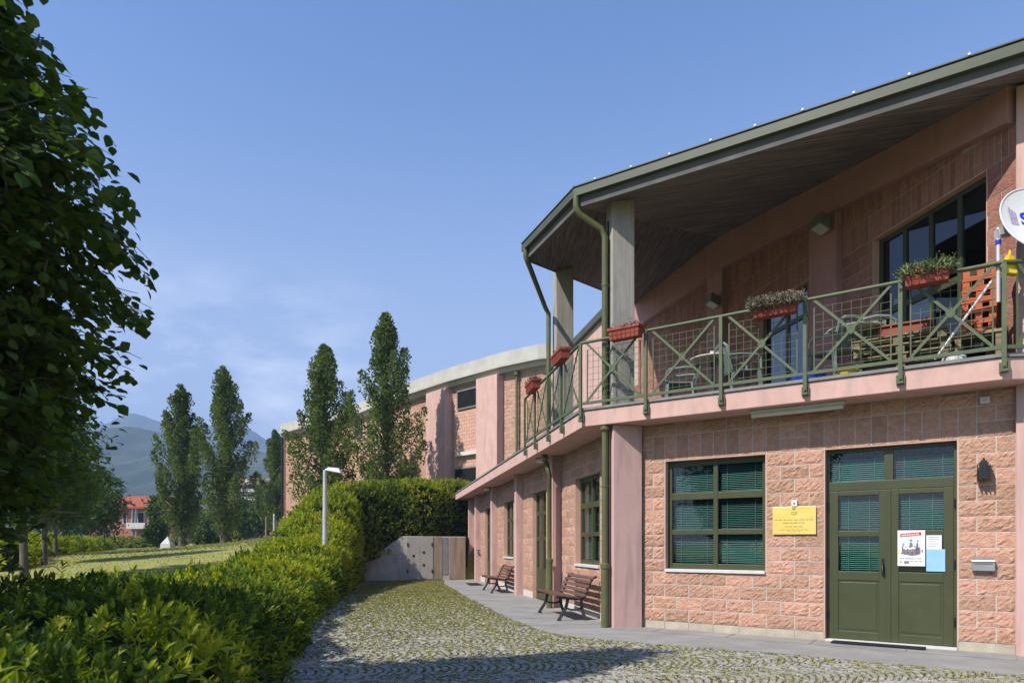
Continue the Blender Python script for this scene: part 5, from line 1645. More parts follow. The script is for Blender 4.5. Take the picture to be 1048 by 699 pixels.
small('red_tub', 'red plastic tub lying on the pile of wooden pallets', 'tub', M['terra'], tubf, bevel=.015)

def make_chair():
    c = thing('plastic_chair', (0, 0, 0), '', 'chair', 'plastic chairs on the terrace')
    m_ = M['resin']
    mb = MB()
    mb.hexa([(-.23, -.23, .42), (.23, -.23, .42), (.21, .21, .40), (-.21, .21, .40), (-.24, -.235, .445), (.24, -.235, .445), (.21, .21, .425), (-.21, .21, .425)])
    mb.build('seat', m_, c, bevel=.01)
    mb = MB()
    for x in np.linspace(-.17, .17, 5):
        mb.bar((x, .21, .43), (x * 1.1, .32, .80), .05, .014, up=(0, 1, 0))
    mb.tube([(-.24, .27, .62), (-.235, .315, .78), (-.15, .335, .845), (0, .34, .865), (.15, .335, .845), (.235, .315, .78), (.24, .27, .62)], .02, seg=6)
    mb.build('backrest', m_, c)
    for s in (-1, 1):
        mb = MB(); mb.tube([(s * .245, .27, .64), (s * .265, .1, .655), (s * .265, -.15, .645), (s * .255, -.21, .60), (s * .25, -.22, .44)], .02, seg=6); mb.build('armrest', m_, c)
        for (y, lean) in ((-.2, -.035), (.2, .06)):
            mb = MB(); mb.bar((s * .22, y, .42), (s * .245, y + lean, 0.0), .05, .035); mb.build('leg', m_, c)
    return c
chair = make_chair()
CH = [(W1.t(855, -.1), -.05, 200, 'grey-green plastic armchair left of the dark parasol, behind the middle of the railing'),
      (W1.t(893, -.3), -.35, 160, 'grey-green plastic armchair partly behind the railing post next to the pallets'),
      (W1.t(757, -.3), -.35, 95, 'grey-green plastic armchair right of the small round table'),
      (W1.t(695, -.5), -.6, 250, 'grey-green plastic armchair left of the small round table near the concrete column')]
for k, (t_, o_, a_, lab) in enumerate(CH):
    c = chair if k == 0 else copy_tree(chair)
    p = W1.pt(t_, o_, 0); c.location = (p[0], p[1], 3.632); c.rotation_euler = (0, 0, math.radians(a_)); c['label'] = lab
def make_table(lab, loc):
    t = thing('round_table', loc, lab, 'table', 'round terrace tables')
    mb = MB(); mb.lathe([(.36, .70), (.375, .712), (.375, .722), (.36, .73)], loc, 24); mb.build('tabletop', M['tabletop'], t)
    mb = MB(); mb.lathe([(.2, 0.0), (.2, .02), (.04, .06), (.03, .4), (.04, .699)], loc, 12); mb.build('pedestal', M['iron'], t)
    return t
tt_ = W1.t(729, -.35); p = W1.pt(tt_, -.4, 3.632)
make_table('small round pale table with a napkin holder behind the front railing', p)
def naph(mb):
    mb.box(p[0] - .06, p[0] + .06, p[1] - .035, p[1] + .035, 4.362, 4.375); mb.box(p[0] - .06, p[0] + .06, p[1] - .035, p[1] - .028, 4.375, 4.48); mb.box(p[0] - .05, p[0] + .05, p[1] - .02, p[1] + .025, 4.375, 4.46)
small('napkin_holder', 'white napkin holder standing on the small round pale table', 'napkin holder', M['white'], naph)
tt_ = W1.t(876, -.1); p2 = W1.pt(tt_, -.05, 3.632)
make_table('round pale table below the folded dark parasol near the pallets', p2)
par = thing('parasol', W1.pt(tt_ + .3, -.7, 3.632), 'folded-down dark grey parasol leaning low over the terrace table', 'parasol')
mb = MB(); pb = par.location
mb.tube([(pb.x, pb.y, 3.632), (pb.x, pb.y, 4.55)], .02, seg=8); mb.build('pole', M['iron'], par)
mb = MB(); mb.lathe([(.5, .42), (.47, .52), (.34, .66), (.2, .76), (.03, .82)], (pb.x, pb.y, 3.70), 8); mb.build('canopy', M['flash'], par)
pbk = W1.pt(W1.t(866, .3), .25, 3.632)
small('yellow_basin', 'yellow plastic basin on the terrace floor behind the bottom rail', 'basin', M['yellow'], lambda mb: mb.lathe([(.12, 0), (.15, .08), (.165, .085), (.16, .095), (.14, .09), (.11, .02)], pbk, 16))
pbl = W1.pt(W1.t(826, 0), 0.0, 3.632)
small('blue_crate', 'small blue plastic crate on the terrace floor behind a railing post', 'crate', M['bluebin'], lambda mb: (mb.box(pbl[0] - .2, pbl[0] + .2, pbl[1] - .12, pbl[1] + .12, 3.634, 3.65), mb.box(pbl[0] - .2, pbl[0] + .2, pbl[1] - .135, pbl[1] - .121, 3.634, 3.83), mb.box(pbl[0] - .2, pbl[0] + .2, pbl[1] + .121, pbl[1] + .135, 3.634, 3.83), mb.box(pbl[0] - .215, pbl[0] - .2, pbl[1] - .13, pbl[1] + .13, 3.634, 3.83), mb.box(pbl[0] + .2, pbl[0] + .215, pbl[1] - .13, pbl[1] + .13, 3.634, 3.83)))
pst_ = W1.pt(W1.t(1022, .1), .1, 3.632)
small('wrapped_bundle', 'crumpled pale plastic bag on the terrace floor near the corner post', 'bag', M['paper'], lambda mb: mb.lathe([(.06, 0), (.13, .03), (.14, .09), (.09, .15), (.03, .17)], W1.pt(W1.t(976, .2), .2, 3.634), 9))
# ================================================================== vegetation
PH = rng.uniform(0, 6.28, 12)
def bumps(p, k=1.0):
    x, y, z = p[:, 0] * k, p[:, 1] * k, p[:, 2] * k
    return (np.sin(2.1 * x + PH[0] + 1.2 * np.sin(1.3 * y + PH[1])) * np.sin(1.9 * y + PH[2] + np.sin(1.7 * z + PH[3]))
            + 0.6 * np.sin(4.3 * x + PH[4] + np.sin(3.1 * z)) * np.sin(4.7 * y + PH[5]) + 0.5 * np.sin(5.1 * z + PH[6] + 2.2 * y))

def hedge(name, label, path, hw, z0, z1, shoots_m2, leaf, lpm=7, young=0.3, group=None, near_detail=False, bump=0.10, mats=None, full=True):
    """clipped hedge: a lumpy dark core with leafy shoots all over it"""
    P = np.array(path, float); n = len(P)
    seg = np.linalg.norm(np.diff(P, axis=0), axis=1); cum = np.concatenate([[0], np.cumsum(seg)]); Lt = cum[-1]
    hw = np.array(hw, float) * np.ones(n); z0 = np.array(z0, float) * np.ones(n); z1 = np.array(z1, float) * np.ones(n)
    def surf(t, ph, extra=0.0):
        x = np.interp(t, cum, P[:, 0]); y = np.interp(t, cum, P[:, 1])
        e = 0.25
        dx = np.interp(np.minimum(t + e, Lt), cum, P[:, 0]) - np.interp(np.maximum(t - e, 0), cum, P[:, 0])
        dy = np.interp(np.minimum(t + e, Lt), cum, P[:, 1]) - np.interp(np.maximum(t - e, 0), cum, P[:, 1])
        l = np.hypot(dx, dy); nx_, ny_ = dy / l, -dx / l
        h = np.interp(t, cum, hw); a = np.interp(t, cum, z0); b = np.interp(t, cum, z1)
        end = np.minimum(t, Lt - t); tp = np.clip(end / 0.6, 0, 1); tp = np.sqrt(1 - (1 - tp) ** 2) * 0.9 + 0.1
        c, s = np.cos(ph), np.sin(ph)
        off = np.sign(c) * np.abs(c) ** 0.5 * h * tp
        zz = a + (b - a) * np.abs(s) ** 0.5 * (0.25 + 0.75 * tp)
        p = np.column_stack([x + nx_ * off, y + ny_ * off, zz])
        nr = np.column_stack([nx_ * np.sign(c) * np.abs(c) ** 1.6, ny_ * np.sign(c) * np.abs(c) ** 1.6, np.abs(s) ** 1.6 * 1.0])
        nr /= np.linalg.norm(nr, axis=1, keepdims=True)
        return p + nr * (bumps(p) * bump + extra)[:, None] if not np.isscalar(extra) else p + nr * (bumps(p) * bump + extra)[:, None], nr
    root = thing(name, (P[0, 0], P[0, 1], float(z0[0])), label, 'hedge', group)
    # core
    nt_, npf = max(8, int(Lt / 0.3)), 22
    T, PHI = np.meshgrid(np.linspace(0.02, Lt - 0.02, nt_), np.linspace(0.0, math.pi, npf))
    p, _ = surf(T.ravel(), PHI.ravel(), -0.16)
    f = [(j * nt_ + i, j * nt_ + i + 1, (j + 1) * nt_ + i + 1, (j + 1) * nt_ + i) for j in range(npf - 1) for i in range(nt_ - 1)]
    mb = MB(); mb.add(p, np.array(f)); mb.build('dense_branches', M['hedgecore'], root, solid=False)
    # shoots
    area = Lt * (2 * np.mean(hw) + 2 * np.mean(z1 - z0))
    ns = int(area * shoots_m2)
    t = rng.uniform(0.05, Lt - 0.05, ns)
    # uniform along the section: mix sides and top
    hh = np.interp(t, cum, hw); vv_ = np.interp(t, cum, z1 - z0)
    r = rng.random(ns) * (2 * hh + 2 * vv_)
    ph = np.empty(ns)
    a = r < vv_; b = (r >= vv_) & (r < vv_ + 2 * hh); c_ = ~(a | b)
    fz = np.clip(r[a] / vv_[a], 0.02, 1); ph[a] = np.arcsin(np.clip(fz, 0, 1) ** 2)
    fx = (r[b] - vv_[b]) / hh[b] - 1; ph[b] = np.arccos(np.clip(-np.sign(fx) * np.abs(fx) ** 2, -1, 1)); ph[b] = math.pi - ph[b]; ph[b] = math.pi - ph[b]
    fz = np.clip((r[c_] - vv_[c_] - 2 * hh[c_]) / vv_[c_], 0.02, 1); ph[c_] = math.pi - np.arcsin(fz ** 2)
    p, nr = surf(t, ph, rng.normal(-0.05, 0.05, ns))
    dist = np.hypot(p[:, 0], p[:, 1])
    keep = np.ones(ns, bool)
    if near_detail:
        keep = rng.random(ns) < np.clip(11.0 / np.maximum(dist, 4.5), 0.55, 1.0)
    p, nr, dist = p[keep], nr[keep], dist[keep]
    ns = len(p)
    grow = np.clip(dist / 11.0, 1.0, 1.6) if near_detail else np.ones(ns)
    ax = nr * 0.75 + np.array([0, 0, 0.55]) + rng.normal(0, 0.33, (ns, 3))
    ax /= np.linalg.norm(ax, axis=1, keepdims=True)
    ref = rand_unit(ns); s1 = np.cross(ax, ref); s1 /= np.linalg.norm(s1, axis=1, keepdims=True); s2 = np.cross(ax, s1)
    cl = bumps(p + 7.3, 0.55) + rng.normal(0, 0.55, ns)
    yprob = young(p) if callable(young) else np.full(ns, young)
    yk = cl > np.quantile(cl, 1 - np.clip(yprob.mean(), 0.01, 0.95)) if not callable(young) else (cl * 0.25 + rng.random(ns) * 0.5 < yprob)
    pale = rng.random(ns) < 0.4
    mb = MB()
    slen = leaf * 0.9 * grow * rng.uniform(.6, 1.4, ns)
    for k in range(lpm):
        az = 2.4 * k + rng.uniform(0, 6.28, ns)
        fr_ = (k + 0.3) / lpm
        el = np.clip(1.15 - 0.95 * fr_ + rng.normal(0, .18, ns), .1, 1.5)     # lower leaves spread, upper ones upright
        side = s1 * np.cos(az)[:, None] + s2 * np.sin(az)[:, None]
        d = ax * np.cos(el)[:, None] + side * np.sin(el)[:, None]
        base = p + ax * (slen * fr_)[:, None]
        ln = leaf * grow * rng.uniform(.65, 1.15, ns) * (1 - .25 * fr_)
        nrm = ax * np.sin(el)[:, None] - side * np.cos(el)[:, None] + rng.normal(0, .15, (ns, 3))
        for mi, sel in ((0, ~yk & ~pale), (2, ~yk & pale), (1, yk)):
            if not sel.any(): continue
            if full:
                v, tr, qd = leaf_full(base[sel], d[sel], nrm[sel], ln[sel], ln[sel] * .36)
                mb.add(v, tr, mi); mb.F.append((qd + (mb.n - len(v)), mi))
            else:
                v, tr = leaf_quads(base[sel], d[sel], nrm[sel], ln[sel], ln[sel] * .46)
                mb.add(v, tr, mi)
    mb.build('foliage', mats or [M['laurel'], M['laurelyoungsunlit'], M['laurelpale']], root, solid=False)
    return root

# long hedge beside the lane
hy = [1.3, 4, 6.7, 9.5, 12.5, 16, 19, 22, 24.6, 26.6, 27.6]
hwid = [1.7, 1.7, 1.6, 1.45, 1.3, 1.2, 1.15, 1.15, 1.2, 1.2, 1.1]
hz1 = [.95, .95, .86, .77, .74, .96, 1.36, 2.05, 2.9, 3.45, 3.6]
hp = [(hedge_x(y) - w_ + 0.06, y) for y, w_ in zip(hy, hwid)]
def young_sunlit(p):
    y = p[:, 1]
    far_ = np.clip((y - 9.0) / 4.0, 0, 1)  # yellower beyond the tree's shade: young growth plus painted sunlit tone
    sunpatch = np.exp(-((p[:, 0] + 1.55) ** 2 + (p[:, 1] - 3.3) ** 2) / 0.25) * 0.7  # painted sun patch: yellow leaves massed on the near hedge
    return 0.03 + 0.38 * far_ * (0.4 + 0.6 * (p[:, 2] > 0.7)) + sunpatch
hedge('laurel_hedge', 'long low laurel hedge beside the cobbled lane, climbing towards the concrete wall', hp, hwid, [ground_z(y) - 0.05 for y in hy], hz1, 120, 0.088, 7, young=young_sunlit, near_detail=True)
# tall clipped hedge above the retaining wall
hedge('clipped_hedge', 'tall dense clipped hedge above the grey retaining wall below the brick hall', [(-7.6, 27.3), (-6.2, 28.75), (-4.4, 30.0), (-2.9, 32.0), (-1.0, 35.4)], [1.15, 1.25, 1.35, 1.3, 1.2], [.3, .8, 1.35, 1.5, 1.5], [3.45, 3.85, 4.1, 4.15, 4.2], 105, 0.13, 5, young=lambda p: np.full(len(p), 0.30), bump=0.09, full=False)
mb = MB()
mb.prism([(-6.3, 28.1), (-1.9, 29.08), (-0.3, 33.5), (-6.4, 30.5)], 0.2, 1.66)
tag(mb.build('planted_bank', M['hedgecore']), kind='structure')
hedge('park_hedge', 'long low hedge bounding the lawn behind the row of lime trees', [(-13.2, 17), (-17.5, 24), (-27, 42), (-36, 60)], 0.9, [0.5, .5, .6, .7], [1.45, 1.5, 1.6, 1.75], 26, 0.2, 5, young=lambda p: np.full(len(p), 0.35), group=None, full=False)
hedge('park_hedge', 'short green hedge at the far end of the lawn before the red-roofed house', [(-58, 92), (-52.5, 94), (-45, 95)], 1.2, 0.4, 2.1, 14, 0.34, 5, young=lambda p: np.full(len(p), 0.45), full=False)
hedge('park_hedge', 'low hedge on top of the lawn left of the brick hall corner', [(-30.5, 66), (-26.5, 67)], 0.9, 1.2, 2.3, 20, 0.25, 5, young=lambda p: np.full(len(p), 0.35), full=False)

def trunk_mesh(mb, base, top, r0, r1, wob=0.05, seg=9):
    base = np.array(base); top = np.array(top); pts = []
    for i in range(7):
        f = i / 6
        p = base + (top - base) * f
        p[:2] += np.array([math.sin(f * 5 + base[0]), math.cos(f * 4 + base[1])]) * wob * f
        pts.append(tuple(p))
    mb.tube(pts, [r0 * (1.25 if i == 0 else 1) * (1 - i / 6) + r1 * i / 6 for i in range(7)], seg=seg)
    return pts

def lime_tree(base, height, R, leaf, n_twigs, per, label, near=False, crown0=1.7, prof=None, group='lime trees in a row along the lawn'):
    bx, by, bz = base
    t = thing('lime_tree', base, label, 'tree', group)
    mb = MB()
    trunk_mesh(mb, (bx, by, bz - .3), (bx + .05, by, bz + height * .8), 0.10 * height / 6, .02, wob=.06)
    twigs = []
    nl = 16
    for i in range(nl):
        f = i / nl
        z = bz + crown0 * .8 + (height * .72 - crown0 * .8) * f
        az = i * 2.4 + random.uniform(-.3, .3)
        rr = (prof(z - bz) if prof else R) * .75
        tip = np.array((bx + rr * math.cos(az), by + rr * math.sin(az), z + .25 + .5 * f))
        mid = np.array((bx + rr * .5 * math.cos(az), by + rr * .5 * math.sin(az), z + .3))
        mb.tube([(bx, by, z - .15), tuple(mid), tuple(tip)], [.035, .022, .008], seg=6)
    tk = mb.build('trunk', M['bark'], t)
    # drooping leafy twigs filling the crown, denser towards its skin
    n = n_twigs
    h = crown0 + (height - crown0) * rng.beta(1.15, 1.25, n)
    rad = np.array([prof(x) if prof else R * math.sqrt(max(.05, 1 - ((x - (crown0 + height) / 2) / ((height - crown0) / 2)) ** 2)) for x in h])
    az = rng.uniform(0, 2 * math.pi, n)
    lump = 1 + .13 * np.sin(3 * az + h * 1.9) + .10 * np.sin(5 * az - h * 3.1 + 1.3)
    rr = np.minimum(rad * lump * np.sqrt(rng.uniform(.22, 1.0, n)), rad * 1.08)
    out = np.column_stack([np.cos(az), np.sin(az), np.zeros(n)])
    tipp = np.column_stack([bx + rr * np.cos(az), by + rr * np.sin(az), bz + h])
    tl2 = rng.uniform(.45, .95, n) * (1 if near else 1.15)
    dirs = out * 1.0 + rng.normal(0, .45, (n, 3)) + np.array([0, 0, .1])
    dirs /= np.linalg.norm(dirs, axis=1, keepdims=True)
    start = tipp - dirs * tl2[:, None]
    if near:
        mb = MB()
        for i in range(0, n, 2):
            m_ = start[i] + dirs[i] * tl2[i] * .5 + np.array([0, 0, .04])
            mb.tube([tuple(start[i]), tuple(m_), tuple(tipp[i] - np.array([0, 0, .05]))], [.006, .004, .002], seg=4, caps=False)
        mb.build('twigs', M['bark'], t)
    f_ = (np.arange(per) + .5) / per
    B = start[:, None, :] + dirs[:, None, :] * (tl2[:, None] * f_[None])[:, :, None]
    B[:, :, 2] += .06 * np.sin(f_ * 3.1)[None] - .12 * f_[None] ** 2
    B = B.reshape(-1, 3) + rng.normal(0, .015 if near else .05, (n * per, 3))
    dd = np.repeat(dirs, per, 0)
    sgn = np.tile(np.where(np.arange(per) % 2, 1.0, -1.0), n)
    sd_ = np.cross(dd, np.array([0, 0, 1.0])); sd_ /= np.maximum(np.linalg.norm(sd_, axis=1, keepdims=True), .01)
    D = dd * .55 + sd_ * sgn[:, None] * .8 + np.array([0, 0, -.45]) + rng.normal(0, .3, (n * per, 3))
    N_ = np.array([0, 0, 1.0]) + dd * .35 + rng.normal(0, .38, (n * per, 3))
    ln = leaf * rng.uniform(.6, 1.2, n * per)
    mb = MB()
    if near:
        v, tr, qd = leaf_full(B, D, N_, ln, ln * .95, fold=.08, droop=.18)
        mb.add(v, tr); mb.F.append((qd, 0))
    else:
        v, tr = leaf_quads(B, D, N_, ln, ln * .8, fold=.15); mb.add(v, tr)
    mb.build('crown', M['lime'], t, solid=False)
    return t

def near_prof(h):
    return float(np.interp(h, [1.5, 2.0, 2.7, 3.6, 4.3, 4.9, 5.6, 6.4, 7.2], [.9, 1.25, 1.5, 1.55, 1.28, .92, .8, .65, .2]))
lime_tree((-4.2, 4.5, 0.15), 7.2, 1.9, 0.09, 3900, 15, 'large dark lime tree close by at the left, its crown over the low hedge', near=True, crown0=1.35, prof=near_prof)
lime_tree((-5.1, 1.3, 0.15), 6.8, 1.6, 0.12, 210, 13, 'unseen lime tree left of the low hedge, thinned to dapple it with shade', crown0=1.6)  # out of view; placed and thinned for dappled shade on the near hedge
for k, (y, lab) in enumerate(((14.0, 'lime tree with a bare grey trunk behind the low hedge, nearest the big crown'), (19.5, 'second lime tree of the row, counted from the big near crown'),
                              (25.0, 'third lime tree of the row, standing just before the last tall one on the lawn'), (30.5, 'last tall lime tree at the far end of the row on the lawn'))):
    x = -1.45 - .61 * y
    lime_tree((x, y, land_z(x, y)), (5.4, 5.1, 4.8, 4.5)[k], (1.4, 1.6, 1.75, 2.0)[k], .14, (650, 650, 600, 560)[k], 11, lab, crown0=1.5)
for k, (u, y, lab) in enumerate(((106, 52, 'small lime tree beside the grey litter bin at the end of the lawn'), (92, 60, 'thin young lime tree left of the grey litter bin on the lawn'))):
    x = (u - 524) / FPX * y
    lime_tree((x, y, land_z(x, y)), 6.0, 2.1, .24, 330, 10, lab, crown0=2.2, group='young limes at the end of the lawn')

def poplar(u, y, vtop, vbase, wpx, label, dens=1.0):
    x = (u - 524) / FPX * y
    zb = land_z(x, y); zt = EYE + (556.7 - vtop) * y / FPX
    H = zt - zb; Rm = 1.1 * wpx / 2 * y / FPX
    t = thing('poplar_tree', (x, y, zb), label, 'tree', 'columnar poplars before the brick hall')
    mb = MB(); trunk_mesh(mb, (x, y, zb - .3), (x, y, zb + H * .85), .22, .03, .1)
    mb2 = MB()
    nb = int(64 * dens)
    for i in range(nb):
        f = (i + .5 * random.random()) / nb
        az = i * 2.399 + random.uniform(-.5, .5)
        h0 = H * (0.01 + .86 * f)
        env = np.interp(f, [0, .10, .30, .5, .7, .85, 1], [.55, .78, 1.0, .90, .62, .36, .0])
        reach = Rm * env * random.choice((.35, .7, .95, 1.1, 1.28))
        ln = min(H * random.uniform(.17, .25) * (1.12 - .45 * f), H - h0)
        c_, s_ = math.cos(az), math.sin(az)
        p0 = np.array((x, y, zb + h0))
        pm = p0 + np.array((c_ * reach * .72, s_ * reach * .72, ln * .45))
        p3 = p0 + np.array((c_ * reach, s_ * reach, ln))
        mb.tube([tuple(p0), tuple(pm), tuple(p3)], [.045, .03, .006], seg=5, caps=False)
        m_ = 300
        ff_ = rng.random(m_) ** .8
        C = np.array([np.interp(ff_, [0, .45, 1.0], [p0[k], pm[k], p3[k]]) for k in range(3)]).T
        wdt_ = Rm * random.uniform(.18, .27) * np.sin(math.pi * np.clip(.10 + .9 * ff_, 0, 1)) ** .7 + .03
        rd = rand_unit(m_); rr_ = rng.random(m_) ** .4
        C += rd * (wdt_ * rr_)[:, None]
        C[:, 2] = np.minimum(C[:, 2], zt)
        ls = rng.uniform(.10, .19, m_) * (y / 45) ** .5
        v, tr = leaf_quads(C, rd + np.array([0, 0, .5]) + rng.normal(0, .4, (m_, 3)), rd * .8 + rng.normal(0, .6, (m_, 3)), ls, ls * .9, fold=.15); mb2.add(v, tr)
    mb.build('trunk', M['bark'], t)
    mb2.build('crown', M['poplar'], t, solid=False)
poplar(186, 50, 394, 560, 47, 'dark columnar poplar just right of the pale pyramid stone on the lawn')
poplar(229, 49, 376, 556, 54, 'tall broad columnar poplar touching the one by the pyramid stone')
poplar(282, 72, 441, 546, 35, 'small distant columnar poplar left of the corner of the brick hall', .8)
poplar(332, 40, 351, 560, 66, 'loose columnar poplar behind the street lamp before the brick hall wall')
poplar(395, 37.5, 321, 510, 62, 'tallest columnar poplar rising behind the clipped hedge before the brick hall')

def bush(u, y, vtop, wpx, label, leaf=.3, n=2600, name='leafy_tree', cat='tree', group=None):
    x = (u - 524) / FPX * y; zb = land_z(x, y); zt = EYE + (556.7 - vtop) * y / FPX
    H = zt - zb; R = wpx / 2 * y / FPX
    t = thing(name, (x, y, zb), label, cat, group)
    mb = MB(); trunk_mesh(mb, (x, y, zb - .3), (x, y, zb + H * .7), .14, .04)
    cs = []
    for i in range(26):
        f = random.random()
        az = random.uniform(0, 6.28); r = R * math.sqrt(random.random()) * .8 * math.sin(math.pi * min(.95, .2 + .7 * f))
        c_ = (x + r * math.cos(az), y + r * math.sin(az), zb + H * (.1 + .8 * f)); cs.append(c_)
        mb.tube([(x, y, zb + H * .25 * f), c_], [.05, .01], seg=5, caps=False)
    mb.build('trunk', M['bark'], t)
    k = rng.integers(0, len(cs), n)
    C = np.array(cs)[k] + rng.normal(0, 1, (n, 3)) * R * .24
    C[:, 2] = np.clip(C[:, 2], zb + .05, zt)
    ls = leaf * rng.uniform(.6, 1.2, n)
    v, tr = leaf_quads(C, rng.normal(0, 1, (n, 3)) + np.array([0, 0, .1]), np.array([0, 0, 1]) + rng.normal(0, .6, (n, 3)), ls, ls * .7)
    mb = MB(); mb.add(v, tr); mb.build('crown', M['bushleaf'], t, solid=False)
bush(161, 62, 502, 24, 'round pale green tree before the red-roofed house, left of the poplars', .34, 3000)
bush(250, 80, 507, 30, 'bushy tree behind the poplars below the apartment block', .36, 2400)
bush(268, 78, 516, 24, 'small light green tree between the poplars and the farthest poplar', .36, 2000)
bush(236, 76, 520, 26, 'low dark bushy tree at the right foot of the broad poplar', .36, 2000)
bush(212, 66, 525, 34, 'dense green shrub between the feet of the two big poplars', .34, 2000, 'shrub', 'shrub')
bush(88, 75, 500, 60, 'wide leafy tree at the left behind the row of limes', .4, 3000)
bush(40, 70, 470, 90, 'big leafy tree far left beyond the hedge of the lawn', .42, 4000)

# grass blades on the near lawn
ng = 42000
gx = rng.uniform(-30, -4.5, ng); gy = rng.uniform(9, 58, ng)
hxv = np.array([hedge_x(min(y, 27.9)) for y in gy])
ok = (gx < hxv - 2.4) & (gx / gy > -.8) & (gx / gy < -.2)
gx, gy = gx[ok], gy[ok]
gzv = np.array([land_z(a, b) for a, b in zip(gx, gy)])
sc_ = np.clip(gy / 16, .8, 2.6)
v, f = leaf_quads(np.column_stack([gx, gy, gzv - .01]), np.column_stack([rng.normal(0, .6, len(gx)), rng.normal(0, .6, len(gx)), np.ones(len(gx)) * .8]), rand_unit(len(gx)), .045 * sc_, .02 * sc_)
mb = MB(); mb.add(v, f)
tag(mb.build('grass_blades', M['blade'], solid=False), 'short dry and green grass of the sloping lawn', 'grass', kind='stuff')

# ================================================================== park furniture and background
sl_y = 19.0; sl_x = (332.5 - 524) / FPX * sl_y
slp = thing('street_lamp', (sl_x, sl_y, .6), 'slim pale grey street lamp standing in the hedge before the poplars', 'street lamp')
ztop = EYE + (556.7 - 481) * sl_y / FPX
mb = MB(); mb.tube([(sl_x, sl_y, .2), (sl_x, sl_y, 1.5), (sl_x, sl_y, ztop)], [.075, .07, .052], seg=12); mb.build('pole', M['galv'], slp, smooth=False)
mb = MB()
mb.tube([(sl_x, sl_y, ztop - .02), (sl_x + .06, sl_y - .01, ztop + .02), (sl_x + .16, sl_y - .02, ztop + .03)], .03, seg=8); mb.build('arm', M['galv'], slp)
mb = MB()
hx0, hx1 = sl_x + .06, sl_x + .50
mb.hexa([(hx0, sl_y - .12, ztop - .02), (hx1, sl_y - .16, ztop - .10), (hx1, sl_y + .16, ztop - .10), (hx0, sl_y + .12, ztop - .02), (hx0 + .05, sl_y - .08, ztop + .08), (hx1 - .1, sl_y - .08, ztop + .05), (hx1 - .1, sl_y + .08, ztop + .05), (hx0 + .05, sl_y + .08, ztop + .08)])
mb.build('lamp_head', M['galv'], slp, bevel=.02)
mb = MB(); mb.hexa([(hx0 + .04, sl_y - .1, ztop - .032), (hx1 - .02, sl_y - .13, ztop - .105), (hx1 - .02, sl_y + .13, ztop - .105), (hx0 + .04, sl_y + .1, ztop - .032), (hx0 + .04, sl_y - .1, ztop - .024), (hx1 - .02, sl_y - .13, ztop - .1), (hx1 - .02, sl_y + .13, ztop - .1), (hx0 + .04, sl_y + .1, ztop - .024)])
mb.build('lens', M['lampglass'], slp)

py, = (44.5,); px_ = (171.5 - 524) / FPX * py; pz = land_z(px_, py)
def pyr(mb):
    s = .34
    mb.hexa([(px_ - s, py - s, pz - .1), (px_ + s, py - s, pz - .1), (px_ + s, py + s, pz - .1), (px_ - s, py + s, pz - .1), (px_ - s * .92, py - s * .92, pz + .32), (px_ + s * .92, py - s * .92, pz + .32), (px_ + s * .92, py + s * .92, pz + .32), (px_ - s * .92, py + s * .92, pz + .32)])
    v = [(px_ - s * .9, py - s * .9, pz + .322), (px_ + s * .9, py - s * .9, pz + .322), (px_ + s * .9, py + s * .9, pz + .322), (px_ - s * .9, py + s * .9, pz + .322), (px_, py, pz + .82)]
    mb.add(v, [(3, 2, 1, 0), (0, 1, 4), (1, 2, 4), (2, 3, 4), (3, 0, 4)])
small('pyramid_stone', 'small pale stone block with a pyramid top on the lawn by the poplars', 'stone marker', M['stone'], pyr)
by_ = 56; bx_ = (94.5 - 524) / FPX * by_; bz_ = land_z(bx_, by_)
lb = thing('litter_bin', (bx_, by_, bz_), 'grey square litter bin at the end of the lawn under the young limes', 'litter bin')
mb = MB(); mb.box(bx_ - .55, bx_ + .55, by_ - .4, by_ + .4, bz_ - .05, bz_ + .62); mb.build('body', M['flash'], lb, bevel=.03)
mb = MB(); mb.box(bx_ - .58, bx_ + .58, by_ - .43, by_ + .43, bz_ + .622, bz_ + .68); mb.build('rim', M['galv'], lb, bevel=.02)
for (u, y, vt, mt, lab) in ((272.5, 60, 528, 'oldwood', 'brown wooden post on top of the lawn next to the pale thin pole'), (280.5, 62, 526, 'galv', 'pale thin metal pole on top of the lawn at the fence'), (230.5, 58, 545, 'galv', 'short grey post at the right foot of the broad poplar')):
    x = (u - 524) / FPX * y; zb = land_z(x, y); zt = EYE + (556.7 - vt) * y / FPX
    small('lawn_post', lab, 'post', M[mt], lambda mb: mb.lathe([(.1, 0), (.09, zt - zb - .08), (.05, zt - zb)], (x, y, zb), 8), group='posts on the lawn')
# wire fence by the hall corner
fy = 61; fx0, fx1 = (283 - 524) / FPX * fy, (298 - 524) / FPX * fy
fz = land_z(fx1, fy)
wf = thing('wire_fence', (fx0, fy, fz), 'short grey wire fence between the far poplar and the brick hall corner', 'fence')
for x in np.linspace(fx0, fx1, 2):
    mb = MB(); mb.tube([(x, fy, fz - .3), (x, fy, fz + 1.25)], .03, seg=6); mb.build('fence_post', M['flash'], wf)
mb = MB()
for x in np.linspace(fx0, fx1, 14): mb.box(x - .006, x + .006, fy - .005, fy + .005, fz, fz + 1.2)
for z in np.linspace(.05, 1.2, 9): mb.box(fx0, fx1, fy + .006, fy + .016, fz + z - .006, fz + z + .006)
mb.build('wire_mesh', M['flash'], wf)

